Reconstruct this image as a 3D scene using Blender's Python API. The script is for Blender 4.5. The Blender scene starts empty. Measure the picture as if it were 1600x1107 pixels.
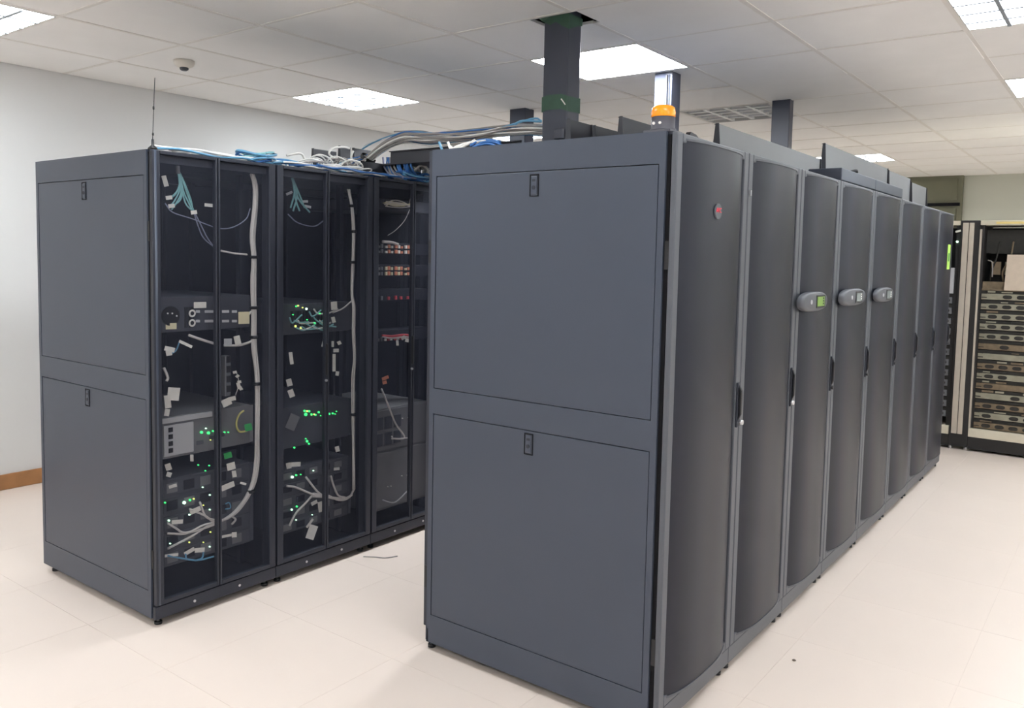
import bpy, math, random
from mathutils import Vector, Matrix
random.seed(7)
scene = bpy.context.scene
COL = scene.collection

# ------------------------------------------------------------------ camera
F_PX = 1293.169
CAM = Vector((2.22042, -2.38612, 1.58420))
FWD = Vector((-0.59929179, 0.79726081, -0.07228110))
RGT = Vector((0.79829639, 0.60191933, 0.02039567))
UPV = Vector((-0.05976805, 0.04547878, 0.99717574))
PPX, PPY = 2.18, -57.59
cd = bpy.data.cameras.new('camera'); cam = bpy.data.objects.new('camera', cd); COL.objects.link(cam)
cd.sensor_fit = 'HORIZONTAL'; cd.sensor_width = 36.0; cd.lens = 36.0 * F_PX / 1600.0
cd.shift_x = -PPX / 1600.0; cd.shift_y = PPY / 1600.0
cd.clip_start = 0.02
cam.matrix_world = Matrix(((RGT.x, UPV.x, -FWD.x, CAM.x), (RGT.y, UPV.y, -FWD.y, CAM.y), (RGT.z, UPV.z, -FWD.z, CAM.z), (0, 0, 0, 1)))
scene.camera = cam

# ------------------------------------------------------------------ world, exposure
w = bpy.data.worlds.new('world'); scene.world = w; w.use_nodes = True
w.node_tree.nodes['Background'].inputs[0].default_value = (0.8, 0.85, 0.9, 1)
w.node_tree.nodes['Background'].inputs[1].default_value = 0.05
scene.view_settings.view_transform = 'Standard'; scene.view_settings.look = 'None'
scene.view_settings.exposure = 0.06; scene.view_settings.gamma = 1.0
scene.view_settings.use_curve_mapping = False
try:
    scene.cycles.max_bounces = 10; scene.cycles.diffuse_bounces = 6; scene.cycles.transparent_max_bounces = 24
    scene.cycles.sample_clamp_indirect = 6.0
except Exception:
    pass
LIGHT = 16.0          # radiance of a lit ceiling diffuser

# ------------------------------------------------------------------ helpers
def at(px, py, ax, v):
    """the point of the plane axis=v that the photograph shows at a pixel"""
    d = FWD + RGT * ((px - 800 - PPX) / F_PX) - UPV * ((py - 553.5 - PPY) / F_PX)
    return CAM + d * ((v - CAM[ax]) / d[ax])

def s2l(c):
    return tuple((x / 12.92 if x <= 0.04045 else ((x + 0.055) / 1.055) ** 2.4) for x in (v / 255.0 for v in c))

MATS = {}
def mat(name, rgb, rough=0.5, metal=0.0, spec=0.5, var=0.06, scale=6.0, bump=0.0, bscale=200.0, emit=None, trans=0.0, coat=0.0):
    m = bpy.data.materials.new(name); m.use_nodes = True; nt = m.node_tree; N = nt.nodes; L = nt.links
    b = N['Principled BSDF']
    col = s2l(rgb)
    tc = N.new('ShaderNodeTexCoord')
    no = N.new('ShaderNodeTexNoise'); no.inputs['Scale'].default_value = scale; no.inputs['Detail'].default_value = 4
    L.new(tc.outputs['Object'], no.inputs['Vector'])
    rp = N.new('ShaderNodeValToRGB')
    rp.color_ramp.elements[0].position = 0.3; rp.color_ramp.elements[1].position = 0.7
    rp.color_ramp.elements[0].color = tuple(c * (1 - var) for c in col) + (1,)
    rp.color_ramp.elements[1].color = tuple(min(1, c * (1 + var)) for c in col) + (1,)
    L.new(no.outputs['Fac'], rp.inputs['Fac']); L.new(rp.outputs['Color'], b.inputs['Base Color'])
    b.inputs['Roughness'].default_value = rough; b.inputs['Metallic'].default_value = metal
    b.inputs['Specular IOR Level'].default_value = spec; b.inputs['Coat Weight'].default_value = coat
    if bump:
        n2 = N.new('ShaderNodeTexNoise'); n2.inputs['Scale'].default_value = bscale
        L.new(tc.outputs['Object'], n2.inputs['Vector'])
        bp = N.new('ShaderNodeBump'); bp.inputs['Strength'].default_value = bump; bp.inputs['Distance'].default_value = 0.002
        L.new(n2.outputs['Fac'], bp.inputs['Height']); L.new(bp.outputs['Normal'], b.inputs['Normal'])
    if emit:
        b.inputs['Emission Color'].default_value = s2l(emit[0]) + (1,); b.inputs['Emission Strength'].default_value = emit[1]
    if trans:
        tr = N.new('ShaderNodeBsdfTransparent'); mx = N.new('ShaderNodeMixShader'); mx.inputs[0].default_value = trans
        out = N['Material Output']
        L.new(b.outputs[0], mx.inputs[1]); L.new(tr.outputs[0], mx.inputs[2]); L.new(mx.outputs[0], out.inputs['Surface'])
    if emit and emit[1] < 15: m.cycles.emission_sampling = 'NONE'
    MATS[name] = m
    return m

mat('floor_vinyl', (242, 227, 216), rough=0.34, spec=0.4, var=0.02, scale=1.3)
mat('wall_paint', (233, 233, 232), rough=0.75, spec=0.2, var=0.015, scale=1.0, bump=0.1)
mat('wall_far', (196, 197, 184), rough=0.8, spec=0.2, var=0.02, scale=1.0)  # darker than wall_paint: the weaker light there is put into the colour
mat('ceiling_tile', (247, 245, 242), rough=0.9, spec=0.1, var=0.02, scale=3.0, bump=0.3, bscale=120)
mat('ceiling_bar', (236, 232, 226), rough=0.6, spec=0.3, var=0.02)
mat('ceiling_void', (24, 23, 24), rough=0.9)
mat('skirting_wood', (178, 128, 84), rough=0.5, var=0.12, scale=9)
mat('door_paint', (112, 112, 92), rough=0.6, var=0.04)
mat('cabinet_steel', (65, 72, 86), rough=0.40, spec=0.5, var=0.02, scale=3.0, bump=0.08, bscale=500)
mat('cabinet_dark', (46, 49, 59), rough=0.45, spec=0.4, var=0.03, bump=0.05, bscale=500)
mat('cabinet_steel_lit', (84, 87, 94), rough=0.42, spec=0.5, var=0.02, scale=3.0)  # paler copy of cabinet_steel: bounce from the floor put into the colour
mat('groove', (20, 20, 24), rough=0.7, spec=0.2)
mat('front_mesh', (23, 27, 40), rough=0.38, spec=0.38, var=0.03, scale=4)
mat('rear_mesh', (58, 62, 76), rough=0.6, spec=0.3, var=0.04, trans=0.68)
mat('interior_black', (38, 40, 50), rough=0.7, spec=0.2, var=0.05)
mat('pod_grey', (86, 88, 95), rough=0.45, var=0.04)
mat('black_plastic', (28, 28, 32), rough=0.45, var=0.05)
mat('silver', (205, 205, 208), rough=0.3, metal=0.8, var=0.03)
mat('aluminium', (196, 186, 172), rough=0.5, metal=0.2, var=0.05, scale=14)
mat('trough_black', (46, 47, 54), rough=0.5, spec=0.4, var=0.03)
mat('trough_grey', (122, 123, 125), rough=0.5, spec=0.4, var=0.03)
mat('riser_blue', (58, 62, 76), rough=0.38, spec=0.5, var=0.05, scale=5)
mat('riser_sheen', (60, 65, 82), rough=0.55, spec=0.3, var=0.1, scale=5)
mat('green_tape', (50, 84, 66), rough=0.55, var=0.12, scale=20)
mat('cable_white', (240, 238, 234), rough=0.5, var=0.05, scale=20)
mat('cable_grey', (158, 153, 150), rough=0.5, var=0.06, scale=20)
mat('cable_dim', (222, 216, 214), rough=0.5, var=0.06, scale=20)
mat('cable_blue', (58, 112, 178), rough=0.45, var=0.1, scale=20)
mat('cable_pale_blue', (104, 160, 196), rough=0.45, var=0.1, scale=20)
mat('cable_teal', (136, 190, 194), rough=0.45, var=0.1, scale=20)
mat('cable_violet', (138, 140, 164), rough=0.5, var=0.05)
mat('cable_yellow', (206, 196, 120), rough=0.5, var=0.05)
mat('tie_black', (16, 16, 18), rough=0.5)
mat('tag_white', (238, 234, 228), rough=0.6, var=0.04, scale=60)
mat('tag_cream', (232, 222, 186), rough=0.6, var=0.04)
mat('tag_green', (40, 168, 84), rough=0.5)
mat('chassis_grey', (120, 120, 124), rough=0.5, metal=0.1, var=0.06)
mat('chassis_dark', (70, 72, 82), rough=0.5, var=0.08)
mat('chassis_light', (190, 190, 194), rough=0.5, metal=0.1, var=0.08)
mat('port_dark', (22, 22, 26), rough=0.5)
mat('port_orange', (236, 150, 120), rough=0.5, var=0.1)
mat('port_red', (200, 70, 80), rough=0.5, var=0.1)
mat('led_green', (60, 255, 120), emit=((60, 255, 120), 2.2))
mat('led_white', (210, 255, 225), emit=((200, 255, 215), 4.0))
mat('led_amber', (230, 220, 120), emit=((215, 225, 120), 1.6))
mat('lcd_green', (118, 150, 70), rough=0.3, emit=((150, 205, 80), 0.08))
mat('lcd_grey', (140, 148, 148), rough=0.25)
mat('beacon_amber', (255, 150, 20), rough=0.25, spec=0.6, var=0.12, scale=40, emit=((255, 140, 10), 0.18))
mat('beacon_base', (84, 84, 92), rough=0.4)
mat('badge_red', (236, 70, 90), rough=0.4)
mat('label_lime', (186, 232, 104), rough=0.5, var=0.05)
mat('label_ink', (60, 130, 60), rough=0.5)
mat('lamp_frame', (206, 204, 200), rough=0.5)
mat('lamp_diffuser', (255, 255, 255), emit=((246, 250, 255), LIGHT * 3.4))
mat('lamp_tube_bed', (255, 255, 255), emit=((240, 249, 255), LIGHT))
mat('lamp_tube_off', (136, 136, 130), rough=0.5)
mat('lens_rib', (150, 156, 164), rough=0.4)
mat('lamp_louvre', (236, 236, 236), rough=0.35)
mat('lamp_louvre_aluminium', (232, 232, 226), rough=0.25, metal=0.6)
mat('detector_white', (222, 216, 206), rough=0.5)
mat('shelf_olive', (150, 146, 128), rough=0.6, var=0.16, scale=18)
mat('shelf_tan', (124, 108, 86), rough=0.6, var=0.25, scale=22)
mat('slot_dark', (40, 38, 34), rough=0.6, var=0.2, scale=30)
mat('rack_black', (36, 34, 34), rough=0.6)
mat('rack_cream', (214, 206, 186), rough=0.5, var=0.05)
mat('rack_yellow', (238, 216, 140), rough=0.5, var=0.05)
mat('paper_tan', (206, 190, 172), rough=0.8, var=0.05, scale=20)
mat('dirt', (120, 108, 96), rough=0.9)

ORG = {}
def tag(o, label=None, cat=None, group=None, kind=None):
    if label: o['label'] = label
    if cat: o['category'] = cat
    if group: o['group'] = group
    if kind: o['kind'] = kind
    return o
def thing(name, loc, label, cat, group=None):
    o = bpy.data.objects.new(name, None); o.empty_display_size = 0.05; COL.objects.link(o); o.location = loc
    ORG[o.name] = Vector(loc)
    return tag(o, label, cat, group)

class MB:
    """collects shapes in world coordinates; build() links them as ONE mesh object"""
    def __init__(s): s.v = []; s.f = []; s.sm = []
    def add(s, v, f, smooth=False):
        n = len(s.v); s.v += [tuple(p) for p in v]; s.f += [tuple(i + n for i in q) for q in f]; s.sm += [smooth] * len(f); return s
    def box(s, x0, x1, y0, y1, z0, z1):
        x0, x1 = min(x0, x1), max(x0, x1); y0, y1 = min(y0, y1), max(y0, y1); z0, z1 = min(z0, z1), max(z0, z1)
        v = [(x, y, z) for x in (x0, x1) for y in (y0, y1) for z in (z0, z1)]
        return s.add(v, [(0, 1, 3, 2), (4, 6, 7, 5), (0, 4, 5, 1), (2, 3, 7, 6), (0, 2, 6, 4), (1, 5, 7, 3)])
    def prism(s, poly, ax, a, b):
        """polygon (u,v) in the plane across axis ax, extruded a..b"""
        def P(u, v, t): return {0: (t, u, v), 1: (u, t, v), 2: (u, v, t)}[ax]
        n = len(poly); v = [P(u, q, a) for u, q in poly] + [P(u, q, b) for u, q in poly]
        f = [tuple(range(n))[::-1], tuple(range(n, 2 * n))] + [(i, (i + 1) % n, n + (i + 1) % n, n + i) for i in range(n)]
        return s.add(v, f)
    def cyl(s, c, ax, r, a, b, n=16, r2=None, smooth=True):
        r2 = r if r2 is None else r2
        def P(u, v, t): return {0: (t, c[0] + u, c[1] + v), 1: (c[0] + u, t, c[1] + v), 2: (c[0] + u, c[1] + v, t)}[ax]
        v = [P(r * math.cos(2 * math.pi * i / n), r * math.sin(2 * math.pi * i / n), a) for i in range(n)]
        v += [P(r2 * math.cos(2 * math.pi * i / n), r2 * math.sin(2 * math.pi * i / n), b) for i in range(n)]
        k = len(s.v)
        s.add(v, [(i, (i + 1) % n, n + (i + 1) % n, n + i) for i in range(n)], smooth)
        s.v = s.v; s.f += [tuple(k + i for i in range(n))[::-1], tuple(k + n + i for i in range(n))]; s.sm += [False, False]
        return s
    def lathe(s, c, prof, n=24):
        v = []; f = []
        for (r, z) in prof: v += [(c[0] + r * math.cos(2 * math.pi * i / n), c[1] + r * math.sin(2 * math.pi * i / n), z) for i in range(n)]
        for k in range(len(prof) - 1):
            f += [(k * n + i, k * n + (i + 1) % n, (k + 1) * n + (i + 1) % n, (k + 1) * n + i) for i in range(n)]
        f += [tuple(range(n))[::-1], tuple(range((len(prof) - 1) * n, len(prof) * n))]
        return s.add(v, f, True)
    def ring(s, c, ax, R, r, n=16, m=6):
        v = []; f = []
        for i in range(n):
            a = 2 * math.pi * i / n
            for j in range(m):
                b = 2 * math.pi * j / m; q = R + r * math.cos(b); t = r * math.sin(b); u, w_ = q * math.cos(a), q * math.sin(a)
                v.append({0: (c[0] + t, c[1] + u, c[2] + w_), 1: (c[0] + u, c[1] + t, c[2] + w_), 2: (c[0] + u, c[1] + w_, c[2] + t)}[ax])
        for i in range(n):
            for j in range(m): f.append((i * m + j, ((i + 1) % n) * m + j, ((i + 1) % n) * m + (j + 1) % m, i * m + (j + 1) % m))
        return s.add(v, f, True)
    def tube(s, pts, r, n=6, step=4):
        P = [Vector(p) for p in pts]
        if len(P) > 2:
            Q = []
            E_ = [P[0] * 2 - P[1]] + P + [P[-1] * 2 - P[-2]]
            for i in range(1, len(E_) - 2):
                a, b, c, d = E_[i - 1], E_[i], E_[i + 1], E_[i + 2]
                for k in range(step):
                    t = k / step
                    Q.append(0.5 * ((2 * b) + (c - a) * t + (2 * a - 5 * b + 4 * c - d) * t * t + (3 * b - a - 3 * c + d) * t ** 3))
            Q.append(P[-1]); P = Q
        v = []; f = []; up = None
        for i, p in enumerate(P):
            d = (P[min(i + 1, len(P) - 1)] - P[max(i - 1, 0)])
            if d.length < 1e-9: d = Vector((0, 0, 1))
            d.normalize()
            if up is None: up = d.orthogonal().normalized()
            up = (up - d * up.dot(d))
            up = up.normalized() if up.length > 1e-6 else d.orthogonal().normalized()
            sd = d.cross(up)
            v += [p + up * (r * math.cos(2 * math.pi * j / n)) + sd * (r * math.sin(2 * math.pi * j / n)) for j in range(n)]
        for i in range(len(P) - 1):
            for j in range(n): f.append((i * n + j, i * n + (j + 1) % n, (i + 1) * n + (j + 1) % n, (i + 1) * n + j))
        f += [tuple(range(n))[::-1], tuple(range((len(P) - 1) * n, len(P) * n))]
        return s.add(v, f, True)
    def quad(s, a, b, c, d, th=0.0015, nrm=None):
        """a thin sheet with thickness"""
        a, b, c, d = map(Vector, (a, b, c, d)); n = (b - a).cross(d - a).normalized() * th
        return s.add([a, b, c, d, a + n, b + n, c + n, d + n], [(3, 2, 1, 0), (4, 5, 6, 7), (0, 1, 5, 4), (1, 2, 6, 5), (2, 3, 7, 6), (3, 0, 4, 7)])
    def build(s, name, m, parent=None, bevel=0.0, seg=2, label=None, origin=None):
        o0 = ORG[parent.name] if parent else (Vector(origin) if origin else Vector((0, 0, 0)))
        me = bpy.data.meshes.new(name); me.from_pydata([tuple(Vector(p) - o0) for p in s.v], [], s.f)
        me.polygons.foreach_set('use_smooth', s.sm); me.materials.append(MATS[m]); me.update()
        o = bpy.data.objects.new(name, me); COL.objects.link(o)
        if parent: o.parent = parent
        else: o.location = o0
        ORG[o.name] = o0
        if bevel:
            b = o.modifiers.new('bevel', 'BEVEL'); b.width = bevel; b.segments = seg; b.limit_method = 'ANGLE'; b.angle_limit = 0.7
        if label: o['label'] = label
        return o

def text_part(name, body, size, m, parent, M, ext=0.0008):
    cu = bpy.data.curves.new(name, 'FONT'); cu.body = body; cu.size = size; cu.extrude = ext; cu.align_x = 'CENTER'; cu.align_y = 'CENTER'
    t = bpy.data.objects.new(name + '_tmp', cu); COL.objects.link(t)
    dg = bpy.context.evaluated_depsgraph_get(); me = bpy.data.meshes.new_from_object(t.evaluated_get(dg))
    bpy.data.objects.remove(t); bpy.data.curves.remove(cu)
    o0 = ORG[parent.name]; me.transform(Matrix.Translation(-o0) @ M); me.materials.clear(); me.materials.append(MATS[m])
    o = bpy.data.objects.new(name, me); COL.objects.link(o); o.parent = parent; ORG[o.name] = o0
    return o

ORD = ['first', 'second', 'third', 'fourth', 'fifth', 'sixth', 'seventh', 'eighth', 'ninth', 'tenth', 'eleventh', 'twelfth', 'thirteenth', 'fourteenth', 'fifteenth', 'sixteenth', 'seventeenth']

# ------------------------------------------------------------------ room shell
XL, XR, YF, YB, H = -3.62, 4.6, -5.0, 9.7, 2.75
tag(MB().box(XL - .1, XR + .1, YF - .1, YB + .1, -.12, -.0012).build('floor', 'floor_vinyl'), kind='structure')
floor = bpy.data.objects['floor']
tm = None
TS = 0.6
for i in range(13):
    for j in range(17):
        x0 = 1.59 - 8.0 * TS - .42 + i * TS; y0 = 1.06 - 6 * TS + j * TS
        if x0 < XL or x0 + TS > XR: continue
        if tm is None:
            b = MB().box(.0005, TS - .0005, .0005, TS - .0005, -.0012, 0)
            o = b.build('floor_tile', 'floor_vinyl', floor); tm = o.data
        else:
            o = bpy.data.objects.new('floor_tile', tm); COL.objects.link(o); o.parent = floor
        o.location = (x0, y0, 0)
tag(MB().box(XL - .1, XL, YF, YB, 0, H + .3).build('wall_left', 'wall_paint'), kind='structure')
tag(MB().box(XR, XR + .1, YF, YB, 0, H + .3).build('wall_right', 'wall_paint'), kind='structure')
tag(MB().box(XL, XR, YF - .1, YF, 0, H + .3).build('wall_front', 'wall_paint'), kind='structure')
tag(MB().box(XL, XR, YB, YB + .1, 0, H + .3).build('wall_back', 'wall_far'), kind='structure')
tag(MB().box(XL, XL + .015, YF, YB, 0, .1).build('baseboard_left', 'skirting_wood', bevel=.003), kind='structure')
tag(MB().box(.36, XR, YB - .015, YB, 0, .1).build('baseboard_back', 'skirting_wood', bevel=.003), kind='structure')
# door recess on the far wall, half hidden by the right-hand row
d1 = tag(MB().box(-.75, .36, YB - .09, YB, 0, H).build('door_1', 'door_paint'), kind='structure')
MB().box(-.68, .30, YB - .11, YB - .09, 0, 2.33).build('door_leaf', 'door_paint', d1)
MB().box(-.72, .34, YB - .115, YB - .09, 2.36, 2.40).build('transom_rail', 'groove', d1)
MB().box(-.68, .30, YB - .105, YB - .09, 2.44, 2.70).build('transom_panel', 'door_paint', d1)

# ceiling: grid of tiles, lamps take the place of some
DX, DY = 0.735, 0.665
GX0, GY0 = 0.0, 1.63
lamps = {}
for cx in (-4, -1, 2, 5):
    for cy in (-8, -4, 0, 3, 8): lamps[(cx, cy)] = 'louvre'
lamps[(-1, 0)] = 'panel'; lamps[(-1, 3)] = 'dim'
for c_ in ((2, 6), (5, 6), (5, 3)): lamps[c_] = 'louvre'  # unseen lamps added to raise the light on floor and ceiling
ceil = tag(MB().box(XL - .1, XR + .1, YF - .1, YB + .1, H + .22, H + .3).build('ceiling', 'ceiling_void'), kind='structure')
tiles = []
tmesh = None
HX0, HX1, HY0, HY1 = -.245, .028, .972, 1.19
HOLES = {(-1, -1): (HX0, HX1, HY0, HY1), (0, -1): (HX0, HX1, HY0, HY1)}
for i in range(-5, 7):
    for j in range(-10, 13):
        xa, xb = GX0 + i * DX, GX0 + (i + 1) * DX; ya, yb = GY0 + j * DY, GY0 + (j + 1) * DY
        xa2, xb2, ya2, yb2 = max(xa, XL), min(xb, XR), max(ya, YF), min(yb, YB)
        if xb2 - xa2 < .02 or yb2 - ya2 < .02 or (i, j) in lamps: continue
        if (i, j) in HOLES:
            hx0, hx1, hy0, hy1 = HOLES[(i, j)]
            b = MB(); g = .009
            L_, R_ = xa + g, xb - g; a_, c_ = max(L_, hx0), min(R_, hx1)
            if a_ > L_: b.box(L_, a_, ya + g, yb - g, H, H + .014)
            if c_ < R_: b.box(c_, R_, ya + g, yb - g, H, H + .014)
            if hy0 > ya + g: b.box(a_, c_, ya + g, hy0, H, H + .014)
            b.box(a_, c_, hy1, yb - g, H, H + .014)
            b.build('ceiling_tile', 'ceiling_tile', ceil); continue
        full = (xa2, xb2, ya2, yb2) == (xa, xb, ya, yb)
        if full and tmesh is not None:
            o = bpy.data.objects.new('ceiling_tile', tmesh); COL.objects.link(o); o.parent = ceil
        else:
            o = MB().box(.009, xb2 - xa2 - .009, .009, yb2 - ya2 - .009, 0, .014).build('ceiling_tile', 'ceiling_tile', ceil, bevel=.003, seg=1)
            if full: tmesh = o.data
        dz = random.uniform(0, .003)
        o.location = (xa2, ya2, H + dz)
        if (i, j) == (0, 1): o.rotation_euler = (-.010, 0, 0)       # one tile sits crooked in its grid
        if (i, j) == (1, 1): o.rotation_euler = (-.007, .004, 0)
        if (i, j) == (-1, 1): o.rotation_euler = (.006, 0, 0)
for i in range(-4, 7):
    x = GX0 + i * DX
    if not XL < x < XR: continue
    for ya, yb in (((YF, HY0), (HY1, YB)) if i == 0 else ((YF, YB),)):
        MB().box(x - .012, x + .012, ya, yb, H - .0015, H + .008).build('grid_bar', 'ceiling_bar', ceil)
for j in range(-9, 13):
    y = GY0 + j * DY
    if YF < y < YB: MB().box(XL, XR, y - .010, y + .010, H - .0008, H + .0075).build('grid_bar', 'ceiling_bar', ceil)

DROP = 0.004
def lamp_label(k, v):
    names = {(-1, 0): 'bright flat ceiling light panel behind the tall black riser', (-4, 0): 'lit louvred ceiling light near the left wall above the cabling',
             (2, 0): 'lit louvred ceiling light cut off by the top right corner', (2, 3): 'small lit ceiling light cut off by the right picture edge',
             (-1, 3): 'dim ceiling light with pale square louvre behind a black riser', (-1, 8): 'far lit ceiling light seen over the right row, above its troughs',
             (-4, -4): 'lit ceiling light cut off by the top left corner'}
    return names.get(k, 'unseen lit louvred ceiling light outside the picture')
for (i, j), kind in lamps.items():
    xa, xb = GX0 + i * DX + .012, GX0 + (i + 1) * DX - .012; ya, yb = GY0 + j * DY + .012, GY0 + (j + 1) * DY - .012
    xa, xb = max(xa, XL), min(xb, XR)
    if xb - xa < .3: continue
    g = 'ceiling lights' if (i, j) in [(-1, 0), (-4, 0), (2, 0), (2, 3), (-1, 3), (-1, 8), (-4, -4)] else 'unseen ceiling lights'
    t = thing('ceiling_light', ((xa + xb) / 2, (ya + yb) / 2, H), lamp_label((i, j), kind), 'ceiling light', g)
    fr = MB(); q = .018
    fr.box(xa, xb, ya, ya + q, H - .004, H + .10); fr.box(xa, xb, yb - q, yb, H - .004, H + .10)
    fr.box(xa, xa + q, ya + q, yb - q, H - .004, H + .10); fr.box(xb - q, xb, ya + q, yb - q, H - .004, H + .10)
    fr.build('frame', 'lamp_frame', t)
    MB().box(xa + .002, xb - .002, ya + .002, yb - .002, H + .101, H + .106).build('housing', 'lamp_frame', t)
    if kind != 'dim':        # flat luminous lens in the frame
        zl = H - DROP
        MB().box(xa + .006, xb - .006, ya + .006, yb - .006, zl, H - .0005).build('diffuser', 'lamp_diffuser' if kind == 'panel' else 'lamp_tube_bed', t)
        if kind == 'louvre':
            for n in range(1, 4):
                y = ya + (yb - ya) * n / 4
                MB().box(xa + .01, xb - .01, y - .009, y + .009, zl - .010, zl).build('lens_rib', 'lens_rib', t)
            for n in range(1, 4):
                x = xa + (xb - xa) * n / 4
                MB().box(x - .009, x + .009, ya + .01, yb - .01, zl - .0095, zl).build('lens_rib', 'lens_rib', t)
        continue
    MB().box(xa + q, xb - q, ya + q, yb - q, H + .085, H + .09).build('tube_bed', 'lamp_tube_bed' if kind == 'louvre' else 'lamp_tube_off', t)
    lm = 'lamp_louvre'
    for n in range(1, 5):
        y = ya + q + (yb - ya - 2 * q) * n / 5
        MB().prism([(y - .012, H), (y + .012, H), (y + .004, H + .070), (y - .004, H + .070)], 0, xa + q, xb - q).build('louvre_blade', lm, t)
    for n in range(1, 4):
        x = xa + q + (xb - xa - 2 * q) * n / 4
        MB().prism([(x - .014, H + .0005), (x + .014, H + .0005), (x + .005, H + .0705), (x - .005, H + .0705)], 1, ya + q, yb - q).build('louvre_blade', lm, t)

t = thing('smoke_detector', (-2.55, .53, H), 'white round smoke detector on the ceiling above the left cabinet row', 'smoke detector')
MB().lathe((-2.55, .53), [(.062, H), (.062, H - .012), (.054, H - .03), (.030, H - .042)]).build('base', 'detector_white', t)
MB().lathe((-2.55, .53), [(.026, H - .040), (.026, H - .052), (.016, H - .060)]).build('sensor_head', 'pod_grey', t)

# ------------------------------------------------------------------ cabinets
HT = 1.99
DG = 1.029            # x of the front groove of the right-hand row
ZS = (.15, .965, 1.065, 1.889)

def feet(t, xs, ys):
    for x in xs:
        for y in ys:
            f = MB().cyl((x, y), 2, .016, .0, .012, 12).build('levelling_foot', 'black_plastic', t)
            MB().cyl((x, y), 2, .007, .012, .06, 10).build('bolt', 'silver', f)

def end_panels(t, xa, xb, y, s):
    """two removable side panels with latches on the end face y, facing -y"""
    fr = MB(); th = .012
    fr.box(xa, xb, y, y + th, ZS[3], HT); fr.box(xa, xb, y, y + th, ZS[1], ZS[2]); fr.box(xa, xb, y, y + th, .035, ZS[0])
    for za, zb in ((ZS[0], ZS[1]), (ZS[2], ZS[3])):
        fr.box(xa, xa + .022, y, y + th, za, zb); fr.box(xb - .022, xb, y, y + th, za, zb)
    fr.build('end_frame', 'cabinet_steel', t)
    MB().box(xa + .022, xb - .022, y + th, y + th + .004, ZS[0], ZS[3]).build('panel_backing', 'groove', t)
    for k, (za, zb) in enumerate(((ZS[0], ZS[1]), (ZS[2], ZS[3]))):
        p = MB().box(xa + .025, xb - .025, y + .001, y + .010, za + .002, zb - .003).build('side_panel', 'cabinet_steel', t, bevel=.0015)
        xm = xa + .49 * (xb - xa) if s > 0 else xa + .475 * (xb - xa)
        zt = zb - .012; lw, lh = .019, .078
        l = MB()
        l.box(xm - lw, xm + lw, y - .0015, y + .004, zt - .004, zt); l.box(xm - lw, xm + lw, y - .0015, y + .004, zt - lh, zt - lh + .003)
        l.box(xm - lw, xm - lw + .003, y - .0015, y + .004, zt - lh, zt); l.box(xm + lw - .003, xm + lw, y - .0015, y + .004, zt - lh, zt)
        l.build('latch_bezel', 'groove', p)
        MB().box(xm - .015, xm + .012, y - .002, y + .003, zt - .071, zt - .007).build('latch', 'cabinet_steel', p, bevel=.003)
        MB().cyl((xm - .001, zt - .047), 1, .0075, y - .004, y - .001, 14).build('key_barrel', 'cabinet_dark', p)
        MB().box(xm - .008, xm + .006, y - .003, y - .001, zt - .026, zt - .017).build('latch_tab', 'cabinet_dark', p)

def rear_doors(t, xs, y0, y1, s, meshmat, detail=True, handle=True):
    """split perforated doors; xs = door surface x, s = +1 when they face +x"""
    ym = (y0 + y1) / 2; xi = xs - s * .024
    for k, (a, b) in enumerate(((y0 + .004, ym - .003), (ym + .003, y1 - .004))):
        fr = MB(); z0, z1 = .095, HT - .004; e = .009
        oe = .034 if (k == 0) else e; ie = e if k == 0 else .034
        fr.box(xi, xs, a, a + oe, z0, z1); fr.box(xi, xs, b - ie, b, z0, z1)
        fr.box(xi, xs, a + oe, b - ie, z0, z0 + .02); fr.box(xi, xs, a + oe, b - ie, z1 - .014, z1)
        d = fr.build('split_door', 'cabinet_dark', t, bevel=.003)
        xp = xs - s * .009
        MB().add([(xp, a + oe, z0 + .02), (xp, b - ie, z0 + .02), (xp, b - ie, z1 - .014), (xp, a + oe, z1 - .014)], [(0, 1, 2, 3) if s > 0 else (3, 2, 1, 0)]).build('perforated_panel', meshmat, d)
        if handle and k == 0:
            MB().box(xs, xs + s * .014, b - .014, b - .002, .98, 1.14).build('door_handle', 'black_plastic', d, bevel=.005)
            MB().cyl((b - .008, .955), 0, .006, xs, xs + s * .010, 12).build('lock', 'silver', d)

def carcass(t, xa, xb, y0, y1):
    """posts, rails, roof and floor of one cabinet"""
    fr = MB(); p = .035
    for x in (xa, xb - p):
        for y in (y0, y1 - p): fr.box(x, x + p, y, y + p, .035, HT - .01)
    for x in (xa, xb - p):
        fr.box(x, x + p, y0 + p, y1 - p, .035, .09); fr.box(x, x + p, y0 + p, y1 - p, HT - .05, HT - .01)
    fr.build('frame', 'cabinet_dark', t)
    MB().box(xa, xb, y0, y1, HT - .01, HT).build('roof_panel', 'cabinet_dark', t)
    MB().box(xa + p, xb - p, y0 + .002, y1 - .002, .05, .055).build('floor_panel', 'interior_black', t)

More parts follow.
